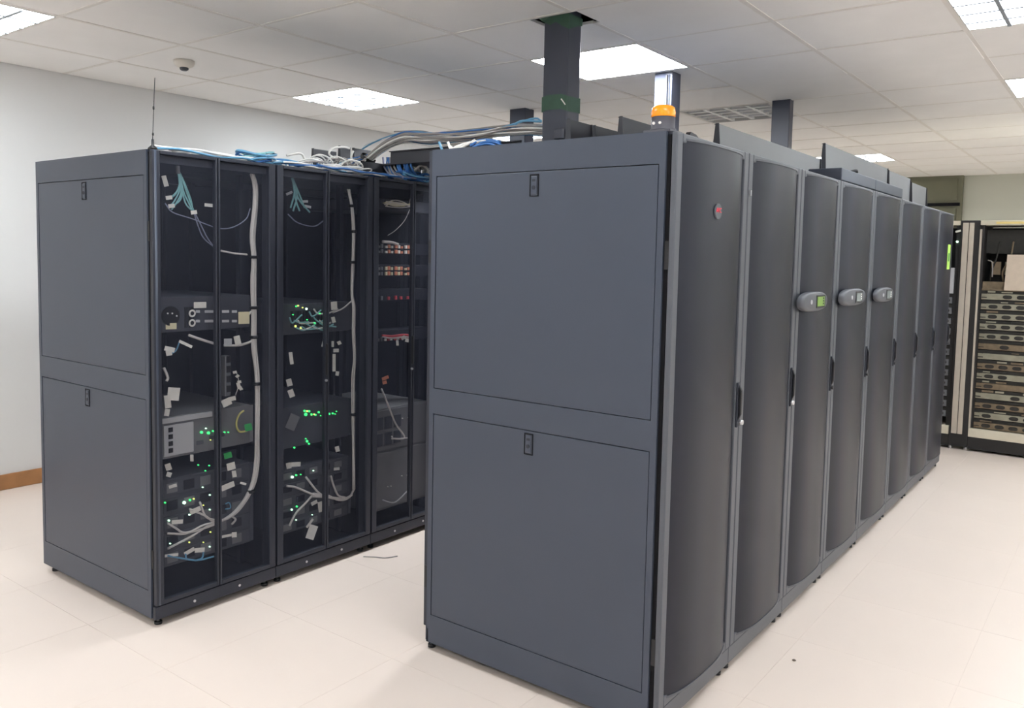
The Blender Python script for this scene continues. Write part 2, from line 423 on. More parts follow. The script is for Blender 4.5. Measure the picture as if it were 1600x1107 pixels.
# ---- left-hand row (A)
XA, DA, YA = -.995, 1.012, -.584
WA = .6086
NA = 6
labA = ['nearest cabinet of the left row, steel end panels showing, two meshed doors', 'second cabinet from the near end of the left row, black meshed doors',
        'third cabinet of the left row, partly hidden by the right row']
rackA = []
for k in range(NA):
    y0 = YA + k * WA; y1 = y0 + WA - .003
    t = thing('server_cabinet', (XA - DA / 2, (y0 + y1) / 2, 0), labA[k] if k < 3 else ORD[k] + ' cabinet of the left row, hidden behind the right row', 'server cabinet', 'cabinets of the left row')
    rackA.append(t)
    xa, xb = XA - DA + .03, XA
    carcass(t, xa, xb, y0 + (.014 if k == 0 else 0), y1)
    # rails the equipment is screwed to
    for yy in (y0 + .062, y1 - .062 - .02):
        MB().box(XA - .17, XA - .14, yy, yy + .02, .09, HT - .05).build('mounting_rail', 'interior_black', t)
        MB().box(XA - .80, XA - .77, yy, yy + .02, .09, HT - .05).build('mounting_rail', 'interior_black', t)
    MB().box(XA - DA + .03, XA - DA + .036, y0 + .004, y1 - .004, .09, HT - .05).build('dark_backing', 'interior_black', t)  # dark sheet standing for the shaded depth behind the equipment
    # front door on the far side, facing the wall
    MB().box(XA - DA, XA - DA + .028, y0 + .004, y1 - .004, .095, HT - .01).build('front_door', 'cabinet_dark', t, bevel=.006)
    # plinth below the rear doors
    pl = MB().box(XA, XA + .020, y0, y1, .035, .090).build('plinth', 'cabinet_dark', t, bevel=.003)
    for yy in (y0 + .18, y1 - .2):
        MB().cyl((yy, .062), 0, .006, XA + .020, XA + .023, 10).build('screw_or_glint', 'silver', pl)
    rear_doors(t, XA + .025, y0, y1, 1, 'rear_mesh', handle=(k != 0))
    feet(t, (XA - .02, XA - DA + .06), (y0 + .035, y1 - .035))
    if k == 0:
        end_panels(t, XA - DA + .012, XA - .012, YA, -1)
        MB().box(XA - DA + .002, XA - DA + .012, YA + .006, YA + .012, .035, HT - .01).build('corner_groove', 'groove', t)
        MB().box(XA - .012, XA - .001, YA + .008, YA + .014, .06, HT - .01).build('corner_groove', 'groove', t)
        for z in (1.66, .29): MB().box(XA - .010, XA + .002, YA + .002, YA + .010, z - .04, z + .04).build('hinge', 'black_plastic', t)
        # rounded steel edge of the outer door
        MB().cyl((XA + .012, YA + .018), 2, .014, .096, HT - .002, 16).build('door_edge_post', 'cabinet_steel', t)
    if k == NA - 1:
        MB().box(XA - DA + .03, XA, y1 - .001, y1 + .006, .035, HT - .01).build('side_panel', 'cabinet_steel', t)

# ---- right-hand row (B)
YBND = [0, .60, 1.20, 1.78, 2.43, 3.08, 3.69, 4.28, 4.85]
def bow(y0, y1, x, h, n=18, pw=3.0):
    return [(x + h * (1 - abs(2 * i / n - 1) ** pw), y0 + (y1 - y0) * i / n) for i in range(n + 1)]
def front_door(t, y0, y1, z1, cooling, k):
    xd = DG + .022; z0 = .105; e = .042
    fr = MB()
    fr.box(DG + .002, xd, y0 + .002, y0 + e, z0, z1); fr.box(DG + .002, xd, y1 - e, y1 - .002, z0, z1)
    fr.box(DG + .002, xd, y0 + e, y1 - e, z0, z0 + .035); fr.box(DG + .002, xd, y0 + e, y1 - e, z1 - .03, z1)
    d = fr.build('front_door', 'cabinet_steel_lit', t, bevel=.004)
    a, b = y0 + e, y1 - e; pr = bow(a, b, xd - .010, .038)
    zb, zt = z0 + .03, z1 - .022
    m = MB(); n = len(pr)
    m.add([(x, y, zb) for x, y in pr] + [(x, y, zt) for x, y in pr], [(i, i + 1, n + i + 1, n + i) for i in range(n - 1)], True)
    m.build('perforated_panel', 'front_mesh', d)
    for (zz0, zz1, nm) in ((zb - .007, zb, 'bottom_lip'), (zt, zt + .007, 'top_lip')):
        c = MB(); c.prism([(x + .003, y) for x, y in pr] + [(xd - .006, b), (xd - .006, a)], 2, zz0, zz1); c.build(nm, 'cabinet_steel_lit', d)
    # swing handle with lock
    yh = y1 - .026; zc = 1.05
    h = MB().box(xd - .001, xd + .008, yh - .011, yh + .011, zc - .085, zc + .085).build('handle_plate', 'cabinet_dark', d, bevel=.004)
    MB().add([(xd + .008, yh - .007, zc + .078), (xd + .019, yh - .007, zc + .055), (xd + .019, yh - .007, zc - .035), (xd + .008, yh - .007, zc - .06),
              (xd + .008, yh + .007, zc + .078), (xd + .019, yh + .007, zc + .055), (xd + .019, yh + .007, zc - .035), (xd + .008, yh + .007, zc - .06)],
             [(3, 2, 1, 0), (4, 5, 6, 7), (0, 1, 5, 4), (1, 2, 6, 5), (2, 3, 7, 6), (3, 0, 4, 7)]).build('handle', 'black_plastic', d, bevel=.003)
    MB().cyl((yh + (.022 if k == 0 else 0), zc - .068), 0, .009, xd, xd + .018, 14).build('lock', 'silver' if k in (0, 1) else 'black_plastic', d)
    # dark sheet standing for the shaded inside behind the mesh
    MB().box(DG - .03, DG - .024, y0 + .004, y1 - .004, .09, z1 - .02).build('dark_interior_sheet', 'interior_black', t)
    return d

labB = ['nearest cabinet of the right row, wide steel end panels and an amber beacon on top',
        'second cabinet from the near end of the right row, glossy bowed mesh door',
        'cooling unit with a green lit display in an oval pod, nearest of the three',
        'cooling unit with an oval display pod, under a raised top box, middle of three',
        'cooling unit with the farthest and smallest oval display pod',
        'first cabinet beyond the three display pods in the right row',
        'second last cabinet at the far end of the right row',
        'last cabinet at the far end of the right row, lime green label on its door']
rackB = []
for k in range(8):
    y0, y1 = YBND[k], YBND[k + 1] - .002
    cooling = k in (2, 3, 4)
    t = thing('cooling_unit' if cooling else 'server_cabinet', (.5, (y0 + y1) / 2, 0), labB[k], 'cooling unit' if cooling else 'server cabinet',
              'cooling units of the right row' if cooling else 'cabinets of the right row')
    rackB.append(t)
    carcass(t, .024, DG, y0 + (.014 if k == 0 else 0), y1)
    z1 = HT - .004
    front_door(t, y0, y1, z1, cooling, k)
    pl = MB().box(DG - .002, DG + .018, y0, y1, .035, .100).build('plinth', 'cabinet_steel_lit', t, bevel=.003)
    rear_doors(t, 0.0, y0, y1, -1, 'cabinet_dark')
    MB().box(.024, .030, y0, y1, .035, .09).build('rear_plinth', 'cabinet_dark', t)
    feet(t, (.02, DG - .012), (y0 + .035, y1 - .035))
    if k in (3, 4):
        cap = MB().box(.89, DG + .022, y0 + .001, y1 - .001, HT, HT + .058).build('raised_top_box', 'cabinet_steel', t, bevel=.004)
    if k == 0:
        end_panels(t, .020, DG - .016, 0.0, 1)
        for x0_, x1_ in ((.008, .020), (DG - .016, DG - .002)):
            MB().box(x0_, x1_, .010, .016, .035, HT - .01).build('corner_groove', 'groove', t)
        for x_ in (.004, DG - .010):
            for z in (1.60, .30): MB().box(x_, x_ + .014, .002, .012, z - .045, z + .045).build('hinge', 'black_plastic', t)
    if k == 7:
        MB().box(.03, DG, y1, y1 + .002, .035, HT - .01).build('side_panel', 'cabinet_steel', t)

def panel_x(k, y):
    """surface of a bowed mesh panel of the right row at y"""
    a, b = YBND[k] + .042, YBND[k + 1] - .044
    u = 2 * (y - a) / (b - a) - 1
    return DG + .012 + .038 * (1 - abs(u) ** 3)

# oval display pods on the cooling units
for k, (yc, zc, wd, ht, scr) in {2: (1.345, 1.415, .185, .044, 'lcd_green'), 3: (1.985, 1.418, .215, .043, 'lcd_grey'), 4: (2.625, 1.415, .195, .041, 'lcd_grey')}.items():
    t = rackB[k]; xs = DG + .046; n = 40
    body = MB(); v = []
    for (sc, x) in ((1, xs - .010), (1, xs + .006), (.93, xs + .013), (.82, xs + .016)):
        for i in range(n):
            a = 2 * math.pi * i / n; cy, cz = math.cos(a), math.sin(a)
            ey = abs(cy) ** .75 * (1 if cy > 0 else -1); ez = abs(cz) ** .8 * (1 if cz > 0 else -1)
            v.append((x, yc + wd * sc * ey, zc + ht * sc * ez))
    f = [(r * n + i, r * n + (i + 1) % n, (r + 1) * n + (i + 1) % n, (r + 1) * n + i) for r in range(3) for i in range(n)] + [tuple(range(3 * n, 4 * n))]
    body.add(v, f, True); pod = body.build('display_pod', 'pod_grey', t)
    MB().box(xs + .014, xs + .018, yc + .0, yc + .125, zc - .029, zc + .029).build('screen_bezel', 'black_plastic', pod, bevel=.002)
    MB().box(xs + .017, xs + .020, yc + .010, yc + .110, zc - .021, zc + .021).build('screen', scr, pod)
    for q in range(3): MB().box(xs + .019, xs + .0206, yc + .085, yc + .100, zc - .014 + q * .012, zc - .007 + q * .012).build('screen_segment', 'black_plastic' if scr == 'lcd_green' else 'tag_white', pod)
    MB().cyl((yc - .07, zc), 0, .010, xs + .014, xs + .019, 14).build('pod_button', 'chassis_light', pod)

# badge with red lettering on the nearest door
yb_, zb_ = .262, 1.752
b = MB().cyl((yb_, zb_), 0, .026, panel_x(0, yb_) - .004, panel_x(0, yb_) + .005, 24).build('badge', 'pod_grey', rackB[0], label='small round badge with red letters')
Mx = Matrix.Translation((panel_x(0, yb_) + .0058, yb_, zb_ + .003)) @ Matrix(((0, 0, 1, 0), (1, 0, 0, 0), (0, 1, 0, 0), (0, 0, 0, 1)))
text_part('badge_lettering', 'APC', .023, 'badge_red', b, Mx)
# lime label on the farthest door
yl = 4.545
lb = MB().quad((panel_x(7, yl - .05) + .001, yl - .05, 1.56), (panel_x(7, yl + .05) + .001, yl + .05, 1.56), (panel_x(7, yl + .05) + .001, yl + .05, 1.745), (panel_x(7, yl - .05) + .001, yl - .05, 1.745)).build('door_label', 'label_lime', rackB[7], label='lime green sticker')
MB().box(panel_x(7, yl) + .001, panel_x(7, yl) + .004, yl - .02, yl + .02, 1.62, 1.68).build('label_print', 'label_ink', lb)
# small bracket on top of the first door and strike plates
MB().prism([(.12, HT), (.19, HT), (.17, HT + .008), (.13, HT + .012)], 0, DG - .01, DG + .006).build('door_catch', 'black_plastic', rackB[0])
MB().box(DG + .022, DG + .030, .606, .614, 1.83, 1.85).build('strike_plate', 'silver', rackB[1])

# ------------------------------------------------------------------ on top of the right row
t = thing('warning_beacon', (.965, .052, HT), 'amber warning beacon on the near corner of the right row', 'warning light')
c = (.972, .055)
MB().box(.925, 1.020, .010, .100, HT, HT + .008).build('mounting_plate', 'beacon_base', t, bevel=.002)
body = MB().lathe(c, [(.042, HT + .008), (.042, HT + .014), (.038, HT + .018), (.038, HT + .052)]).build('beacon_body', 'beacon_base', t)
for dx in (-.014, .008): MB().cyl((c[0] + dx, HT + .030), 1, .0045, c[1] - .040, c[1] - .034, 10).build('screw_or_glint', 'tag_white', body)  # white dots painting two reflections on the beacon body
lens = MB().lathe(c, [(.036, HT + .052), (.039, HT + .054), (.038, HT + .060), (.0395, HT + .066), (.038, HT + .072), (.036, HT + .082), (.028, HT + .088), (.012, HT + .091)]).build('beacon_lens', 'beacon_amber', t)

def trough_wall(x, y0, y1, zb, h, label, m='trough_grey', s=1):
    t = thing('cable_trough_wall', (x, (y0 + y1) / 2, zb), label, 'cable trough', 'cable trough walls')
    MB().box(x, x + .003, y0, y1, zb, zb + h).build('side_plate', m, t)
    MB().box(x - .012, x + .003, y0, y1, zb + h, zb + h + .003).build('top_flange', m, t)
    MB().box(x - .03, x + .03, y0, y1, zb, zb + .003).build('foot_flange', m, t)
    for y in (y0 - .004, y1):
        MB().prism([(x - .020, zb), (x + .020, zb), (x + .008, zb + h + .004), (x - .006, zb + h + .004)], 1, y, y + .004).build('end_gusset', 'trough_black', t)
    return t
trough_wall(.85, .76, 2.08, HT, .138, 'grey trough wall with a black tapered end behind the amber beacon', 'trough_grey')
trough_wall(.85, 2.15, 3.53, HT, .228, 'long grey trough wall with a dark end beside the raised top box', 'trough_grey')
trough_wall(.85, 3.56, 4.22, HT, .22, 'grey trough wall near the far end, between two thin dark ends', 'trough_grey')
trough_wall(.85, 4.26, 4.80, HT, .20, 'last grey trough wall at the far end of the right row', 'trough_grey')
trough_wall(.42, .34, .50, HT, .130, 'short black trough wall just right of the tall riser', 'trough_black')
trough_wall(.42, .53, .72, HT, .132, 'middle one of the black trough walls right of the tall riser', 'trough_black')
trough_wall(.56, .50, 1.00, HT, .152, 'black trough wall left of the beacon, with a light top edge', 'trough_black')

def riser(x0, x1, y0, y1, z0, label, m, seam=False, tape=False, cap=False):
    t = thing('cable_riser', ((x0 + x1) / 2, (y0 + y1) / 2, z0), label, 'cable duct', 'vertical cable risers')
    MB().box(x0, x1, y0, y1, z0, H + .05).build('duct', m, t, bevel=.004)
    MB().box(x0 - .012, x1 + .012, y0 - .012, y1 + .012, z0, z0 + .03).build('base_collar', 'trough_black', t, bevel=.003)
    return t
# tray behind the cabinets' top edge that carries the risers
t = thing('cable_tray', (-.1, 2.2, HT), 'black cable tray along the aisle edge of the right row', 'cable tray')
MB().box(-.30, .30, 1.22, 3.9, HT, HT + .012).build('tray_floor', 'trough_black', t)
MB().box(-.30, -.297, 1.22, 3.9, HT + .012, HT + .03).build('tray_side', 'trough_black', t)

zt_ = 2.09
r1 = riser(-.172, -.028, 1.00, 1.11, zt_ + .004, 'tall black cable riser wrapped in green tape, rising from the cable bundle', 'riser_blue')
x0, x1, y0, y1 = -.172, -.028, 1.00, 1.11
tp = MB(); e = .003
zz = [(-1, 2.305, 2.365), (-.5, 2.300, 2.372), (0, 2.302, 2.374), (.5, 2.306, 2.368), (1, 2.300, 2.360)]
vs = []; fs = []
per = [(x0 - e, y0 - e), ((x0 + x1) / 2 - .04, y0 - e), ((x0 + x1) / 2 + .04, y0 - e), (x1 + e, y0 - e), (x1 + e, y1 + e), (x0 - e, y1 + e)]
for i, (px_, py_) in enumerate(per):
    o_ = [0, .008, .006, -.006, -.002, .004][i]
    vs += [(px_, py_, 2.300 + o_), (px_, py_, 2.372 + o_)]
for i in range(6): j = (i + 1) % 6; fs.append((2 * i, 2 * j, 2 * j + 1, 2 * i + 1))
tp.add(vs, fs); tp.build('tape_band', 'green_tape', r1)
tb = MB(); vs = []; fs = []
per = [(x0 - e, y0 - e), (x0 + .035, y0 - e), (x0 + .07, y0 - e), (x0 + .11, y0 - e), (x1 + e, y0 - e), (x1 + e, y0 + .07), (x1 + e, y1 + e), (x0 - e, y1 + e)]
lo = [2.735, 2.715, 2.725, 2.70, 2.68, 2.71, 2.72, 2.73]
for (px_, py_), z in zip(per, lo):
    fl = 1.30 if px_ < x0 + .03 else 1.02; cx_, cy_ = (x0 + x1) / 2, (y0 + y1) / 2
    vs += [(px_, py_, z), (cx_ + (px_ - cx_) * fl, cy_ + (py_ - cy_) * fl, H + .004)]
for i in range(8): j = (i + 1) % 8; fs.append((2 * i, 2 * j, 2 * j + 1, 2 * i + 1))
tb.add(vs, fs); tb.build('tape_collar', 'green_tape', r1)
MB().quad((-.06, y0 - .006, 2.352), (-.035, y0 - .006, 2.322), (-.031, y0 - .006, 2.325), (-.056, y0 - .006, 2.356)).build('tape_tail', 'tag_white', r1)
MB().box(-.085, -.035, y0 - .022, y0, 2.16, 2.21).build('wall_bracket', 'riser_blue', r1, bevel=.004)

r2 = riser(-.270, -.150, 2.35, 2.47, HT + .012, 'shiny blue grey riser behind the amber beacon', 'riser_blue')
MB().box(-.266, -.195, 2.3485, 2.350, 2.10, H - .004).build('painted_sheen', 'riser_sheen', r2)  # thin plate painting the sheen on the duct face
MB().box(-.182, -.176, 2.342, 2.350, 2.10, H - .02).build('seam_strip', 'groove', r2)
MB().box(-.172, -.166, 2.343, 2.350, 2.10, H - .02).build('seam_strip', 'riser_sheen', r2)
r3 = riser(.035, .165, 3.58, 3.66, HT + .012, 'short black riser standing over the grey trough wall of the right row', 'riser_blue')
r4 = riser(-1.83, -1.68, 2.90, 3.02, HT, 'small far black riser above the left row, behind the cable bundle', 'riser_blue')

# bracket next to the third riser and on the raised box: small cable ends
tg = thing('cable_offcut', (.84, 2.02, HT + .058), 'short loop of black cable lying on the raised top box', 'cable')
MB().tube([(.93, 2.25, HT + .066), (.92, 2.33, HT + .075), (.95, 2.40, HT + .09), (.97, 2.34, HT + .10), (.93, 2.30, HT + .085)], .007).build('cable', 'black_plastic', tg)

# ------------------------------------------------------------------ bridge across the aisle and the cables
t = thing('cable_bridge', (-.5, 1.0, 2.05), 'black cable bridge spanning the aisle between the two rows', 'cable tray')
BZ = 2.082
MB().box(-1.30, .30, .90, 1.20, BZ, BZ + .008).build('bridge_floor', 'trough_black', t)
MB().box(-1.12, -.22, .896, .900, BZ, BZ + .072).build('bridge_side', 'trough_black', t, bevel=.001)
MB().box(-1.12, -.22, 1.20, 1.204, BZ, BZ + .072).build('bridge_side', 'trough_black', t)
MB().box(-1.12, -.22, .884, .900, BZ + .067, BZ + .072).build('bridge_lip', 'trough_black', t)
for x in (-1.24, .2):
    MB().box(x - .03, x + .03, .92, 1.18, HT, BZ).build('bridge_foot', 'trough_black', t)

def wall_on_left(y0, y1, h, label):
    x = -1.46
    t = thing('cable_trough_wall', (x, (y0 + y1) / 2, HT), label, 'cable trough', 'cable trough walls')
    MB().box(x, x + .004, y0, y1, HT, HT + h).build('side_plate', 'trough_black', t)
    MB().box(x - .012, x + .004, y0, y1, HT + h, HT + h + .003).build('top_flange', 'trough_grey', t)  # grey on a black plate: light from above put into the colour
    MB().prism([(x - .020, HT), (x + .024, HT), (x + .010, HT + h + .004), (x - .006, HT + h + .004)], 1, y0 - .003, y0).build('end_gusset', 'trough_black', t)
wall_on_left(.635, .800, .168, 'black trough wall on the left row, leftmost of three')
wall_on_left(.825, .905, .205, 'narrow middle black trough wall on the left row')
wall_on_left(.930, 1.10, .205, 'black trough wall on the left row, next to the strapped bundle')
t = thing('cable_trough_wall', (-1.12, .8, HT), 'black upright plate under the cable bundle on the left row', 'cable trough', 'cable trough walls')
MB().box(-1.19, -1.186, .74, .90, HT, HT + .10).build('side_plate', 'trough_black', t)
MB().box(-1.22, -1.186, .74, .90, HT, HT + .003).build('foot_flange', 'trough_black', t)

def strand(base, r, sp, seed=None):
    """a cable following base points with a wandering offset"""
    oy, oz = random.uniform(-sp[1], sp[1]), random.uniform(0, sp[2]); ox = random.uniform(-sp[0], sp[0]); pts = []
    for p in base:
        pts.append((p[0] + ox + random.uniform(-.012, .012), p[1] + oy + random.uniform(-.010, .010), p[2] + oz + random.uniform(-.008, .008)))
    return pts
def P(px, py, ax, v): return tuple(at(px, py, ax, v))

# main bundle: pile on the left row -> strap -> hump -> along the bridge -> riser
t = thing('cable_bundle', (-1.0, .98, HT), 'thick strapped bundle of white and blue cables climbing onto the aisle bridge', 'cables')
for q in range(40):
    blue = q in (3, 9, 15, 21, 27, 31, 36)
    base = []
    sx = random.uniform(505, 556); sy = random.uniform(258, 266)
    base.append(P(sx - 10, sy + 4, 0, -1.10 - random.uniform(0, .1)))
    base.append(P(sx + 14, sy - 8, 1, .80))
    th = random.uniform(-1, 1); rr_ = math.sqrt((q + .5) / 40); a_, b_ = math.cos(q * 2.4) * rr_, math.sin(q * 2.4) * rr_
    base.append(P(574 + 3 * b_, 249 - 10 * b_, 1, .885 + .018 * a_))
    base.append(P(600 + 4 * b_, 229 - 11 * b_, 1, .93 + .03 * a_))
    base.append(P(632, 216 - 9 * b_ - (3 if blue else 0), 1, .97 + .045 * a_))
    base.append(P(672, 217 - 9 * b_ + random.uniform(-4, 4), 1, 1.00 + .08 * a_))
    base.append(P(735 + random.uniform(-9, 9), 212 - 8 * b_ + random.uniform(-4, 4), 1, 1.01 + .09 * a_))
    base.append(P(800 + random.uniform(-9, 9), 205 - 9 * b_ + random.uniform(-4, 4), 1, 1.03 + .07 * a_))
    base.append(P(846, 203 - 9 * b_, 1, 1.06 + .05 * a_)); base.append(P(866, 204 - 8 * b_, 1, 1.065 + .04 * a_))
    mm = ('cable_blue' if q % 2 else 'cable_pale_blue') if blue else random.choice(['cable_white', 'cable_grey', 'cable_white', 'cable_grey'])
    MB().tube(base, random.uniform(.0034, .0052), 6, 4).build('cable', mm, t)
c0 = Vector(P(575, 248, 1, .885))
sd = Vector((.55, .10, .80)).normalized()
stp = MB(); u1 = sd.orthogonal().normalized(); u2 = sd.cross(u1); R_ = .044
vv = []; n = 24
for i in range(n):
    a = 2 * math.pi * i / n; dr = u1 * math.cos(a) + u2 * math.sin(a)
    vv += [c0 + dr * R_ - sd * .011, c0 + dr * R_ + sd * .011]
stp.add(vv, [(2 * i, 2 * ((i + 1) % n), 2 * ((i + 1) % n) + 1, 2 * i + 1) for i in range(n)], True); stp.build('strap', 'tie_black', t)
# loose strands arching above the bundle
for pts, m_, r_ in (([(555, 240), (590, 220), (640, 206), (700, 210), (760, 206), (830, 186), (846, 189)], 'cable_pale_blue', .005),
                    ([(590, 232), (630, 210), (690, 214), (720, 209), (790, 206), (812, 190), (846, 190)], 'cable_pale_blue', .006),
                    ([(565, 236), (572, 226), (600, 217), (628, 211)], 'cable_white', .004),
                    ([(640, 213), (672, 216), (690, 207), (715, 210), (742, 212)], 'cable_blue', .004),
                    ([(616, 206), (660, 205), (700, 215), (760, 214)], 'cable_grey', .004)):
    MB().tube([P(x, y, 1, 1.0) for x, y in pts], r_, 6, 5).build('cable', m_, t)

# white bunch lying along the top edge of the nearest left cabinet
t = thing('cable_bundle', (-1.03, -.2, HT), 'white cables lying along the top edge of the nearest left cabinet', 'cables')
for q in range(9):
    z = HT + .005 + random.uniform(0, .016); x = -1.03 - random.uniform(0, .05); s0 = -.55 + random.uniform(0, .25)
    pts = [(x + random.uniform(-.015, .015), s0 + (.10 - s0) * i / 6, z + random.uniform(-.002, .010) * (1 if i not in (0, 6) else 0)) for i in range(7)]
    MB().tube(pts, .005, 6, 4).build('cable', random.choice(['cable_white', 'cable_white', 'cable_pale_blue']), t)

# blue coil
t = thing('cable_coil', (-1.10, .03, HT), 'coiled blue network cable on top where the first two left cabinets meet', 'cable coil')
for q in range(7):
    cx, cy, r = -1.10 + random.uniform(-.01, .01), .00 + random.uniform(-.012, .012), .085 + random.uniform(-.012, .012); z = HT + .010 + q * .0065
    pts = [(cx + r * .8 * math.cos(a), cy + r * math.sin(a), z + .010 * math.sin(a * 2 + q) + .004) for a in [2 * math.pi * i / 14 for i in range(15)]]
    MB().tube(pts, .0055, 6, 3).build('cable_loop', ['cable_blue', 'cable_pale_blue', 'cable_teal', 'cable_blue'][q % 4], t)
for q in range(5):
    MB().tube([(-1.03 - .02 * q, .05, HT + .012 + .004 * q), (-1.03, .12, HT + .02 + .003 * q), (-1.04, .19 + .02 * q, HT + .010 + .002 * q)], .005, 6, 4).build('cable_end', 'cable_blue' if q % 2 else 'cable_pale_blue', t)

# tangle of white loops before the bundle
t = thing('cable_tangle', (-1.10, .5, HT), 'tangle of white cable loops on the second left cabinet, before the strap', 'cables')
for q in range(26):
    cx = -1.10 + random.uniform(-.08, .06); cy = .46 + random.uniform(-.17, .17); r = random.uniform(.04, .10); tl = random.uniform(.25, .8); a0 = random.uniform(0, 6)
    pts = []
    for i in range(13):
        a = a0 + 2 * math.pi * i / 12 * random.uniform(.98, 1.02)
        pts.append((cx + r * .6 * math.cos(a), cy + r * math.sin(a), HT + .010 + .055 * tl * (1 + math.sin(a + tl * 3)) * (.6 + .5 * tl)))
    MB().tube(pts, random.uniform(.0035, .005), 6, 3).build('cable', 'cable_white' if q % 5 else 'cable_grey', t)
for pts, m_ in (([(448, 243), (470, 240), (478, 252), (490, 262)], 'cable_white'), ([(486, 246), (500, 252), (515, 262), (530, 268)], 'cable_white'),
                ([(546, 232), (536, 230), (520, 232), (514, 240), (522, 247), (535, 252)], 'cable_white'), ([(552, 236), (549, 244), (550, 255)], 'cable_white')):
    MB().tube([P(x, y, 0, -1.20) for x, y in pts], .006, 6, 4).build('cable', m_, t)
# flat mat of blue and white cables along the second and third cabinets
t = thing('cable_bundle', (-1.02, .5, HT), 'mat of blue and white cables along the front top edge of the second left cabinet', 'cables')
for q in range(20):
    x = -.99 - random.uniform(0, .12); s0 = random.uniform(.10, .35); s1 = random.uniform(.6, 1.0)
    pts = [(x + random.uniform(-.02, .02) * (1 if i % 2 else .3), s0 + (s1 - s0) * i / 6, HT + .006 + random.uniform(0, .022)) for i in range(7)]
    MB().tube(pts, .005, 6, 4).build('cable', 'cable_blue' if q % 3 == 0 else ('cable_white' if q % 4 else 'cable_pale_blue'), t)

# blue heap and drop under the bridge at the third cabinet
t = thing('cable_bundle', (-1.0, .95, HT), 'blue and grey cables dropping from the bridge into a heap on the third left cabinet', 'cables')
for q in range(16):
    xx = 600 + q * 2.6 + random.uniform(-3, 3)
    pts = [P(xx, 246, 1, .93), P(xx + random.uniform(-2, 4), 262, 1, .92), P(xx + 8 + random.uniform(0, 8), 276, 0, -1.02), P(min(xx + 22 + random.uniform(0, 20), 672), 282 + random.uniform(-4, 3), 0, -1.0)]
    MB().tube(pts, .0055, 6, 4).build('cable', ['cable_violet', 'cable_grey', 'cable_blue', 'cable_blue', 'cable_grey'][q % 5] if q < 9 else random.choice(['cable_blue', 'cable_blue', 'cable_pale_blue']), t)
for q in range(14):
    y0_ = .90 + random.uniform(-.04, .05); x = -1.0 - random.uniform(0, .10)
    pts = [(x + random.uniform(-.02, .02), y0_ + (1.30 - y0_) * i / 5, HT + .006 + random.uniform(0, .05)) for i in range(6)]
    MB().tube(pts, .0055, 6, 4).build('cable', 'cable_blue' if q % 3 else 'cable_pale_blue', t)
t = thing('cable_tangle', (-1.05, 1.1, HT), 'white cable loops hanging under the bridge beside the right row', 'cables')
for q in range(9):
    cx, cy, r = -1.07 + random.uniform(-.04, .04), 1.10 + random.uniform(-.07, .10), random.uniform(.05, .085); a0 = random.uniform(0, 6)
    pts = [(cx + .5 * r * math.cos(a0 + i * .55), cy + r * math.sin(a0 + i * .55), HT + .05 + .045 * math.sin(i * .9 + q)) for i in range(12)]
    MB().tube([(p[0], p[1], max(p[2], HT + .007)) for p in pts], .005, 6, 3).build('cable', 'cable_white', t)
for (a, b, c_) in (((640, 246), (637, 262), (634, 276)), ((645, 248), (652, 262), (656, 272)), ((652, 252), (662, 258), (660, 272)), ((650, 248), (665, 262), (664, 276))):
    MB().tube([P(*a, 0, -1.05), P(*b, 0, -1.05), P(*c_, 0, -1.05)], .0045, 6, 4).build('cable', 'cable_white', t)
t = thing('cable_bundle', (.05, .6, HT), 'few blue and white cables on the near left corner of the right row', 'cables')
for pts, m_ in (([(700, 222), (705, 234), (716, 230), (735, 222)], 'cable_white'), ([(703, 228), (712, 234), (730, 226), (742, 219)], 'cable_white'),
                ([(708, 232), (722, 226), (740, 222), (760, 219)], 'cable_white'), ([(735, 228), (748, 220), (765, 219), (782, 222)], 'cable_blue'),
                ([(742, 229), (756, 222), (772, 222), (784, 227)], 'cable_blue'), ([(738, 231), (752, 226), (766, 225), (776, 229)], 'cable_blue'), ([(686, 222), (689, 230), (693, 238)], 'cable_pale_blue')):
    MB().tube([P(x, y, 1, .30) for x, y in pts], .0055, 6, 4).build('cable', m_, t)

# whip antenna on the near corner of the left row
t = thing('whip_antenna', (-.99, -.57, HT), 'thin black whip antenna on the near corner of the left row', 'antenna')
MB().lathe((-.99, -.565), [(.020, HT), (.016, HT + .008), (.006, HT + .016), (.005, HT + .04)], 14).build('magnetic_base', 'black_plastic', t)
wp = MB().tube([(-.99, -.565, HT + .03), (-.987, -.562, HT + .14), (-.984, -.556, HT + .285)], .0016, 6).build('whip', 'black_plastic', t)
MB().lathe((-.9885, -.564), [(.003, HT + .055), (.004, HT + .06), (.003, HT + .066)], 8).build('coil', 'black_plastic', wp)
MB().lathe((-.9865, -.5615), [(.003, HT + .158), (.004, HT + .165), (.003, HT + .172)], 8).build('coil', 'black_plastic', wp)

# ------------------------------------------------------------------ equipment seen through the doors of the left row
XC = -1.06            # plane of the equipment faces, a hand behind the mesh
def tag_sheet(parent, px, py, w_, h_, rot=0, m='tag_white', X=-1.035, name='cable_tag'):
    c = at(px, py, 0, X); ca, sa = math.cos(rot), math.sin(rot)
    def q(u, v): return (X + .012 * u / max(w_, .001), c.y + u * ca - v * sa, c.z + u * sa + v * ca)
    return MB().quad(q(-w_ / 2, -h_ / 2), q(w_ / 2, -h_ / 2), q(w_ / 2, h_ / 2), q(-w_ / 2, h_ / 2)).build(name, m, parent)
def led(parent, px, py, m='led_white', r=.0045, X=XC + .004):
    c = at(px, py, 0, X); r *= .72
    return MB().cyl((c.y, c.z), 0, r, X - .004, X + .002, 8).build('indicator_light', m, parent)
def cable_px(parent, pts, r, m, X=-1.045, name='cable'):
    return MB().tube([P(x, y, 0, X) for x, y in pts], r, 6, 5).build(name, m, parent)
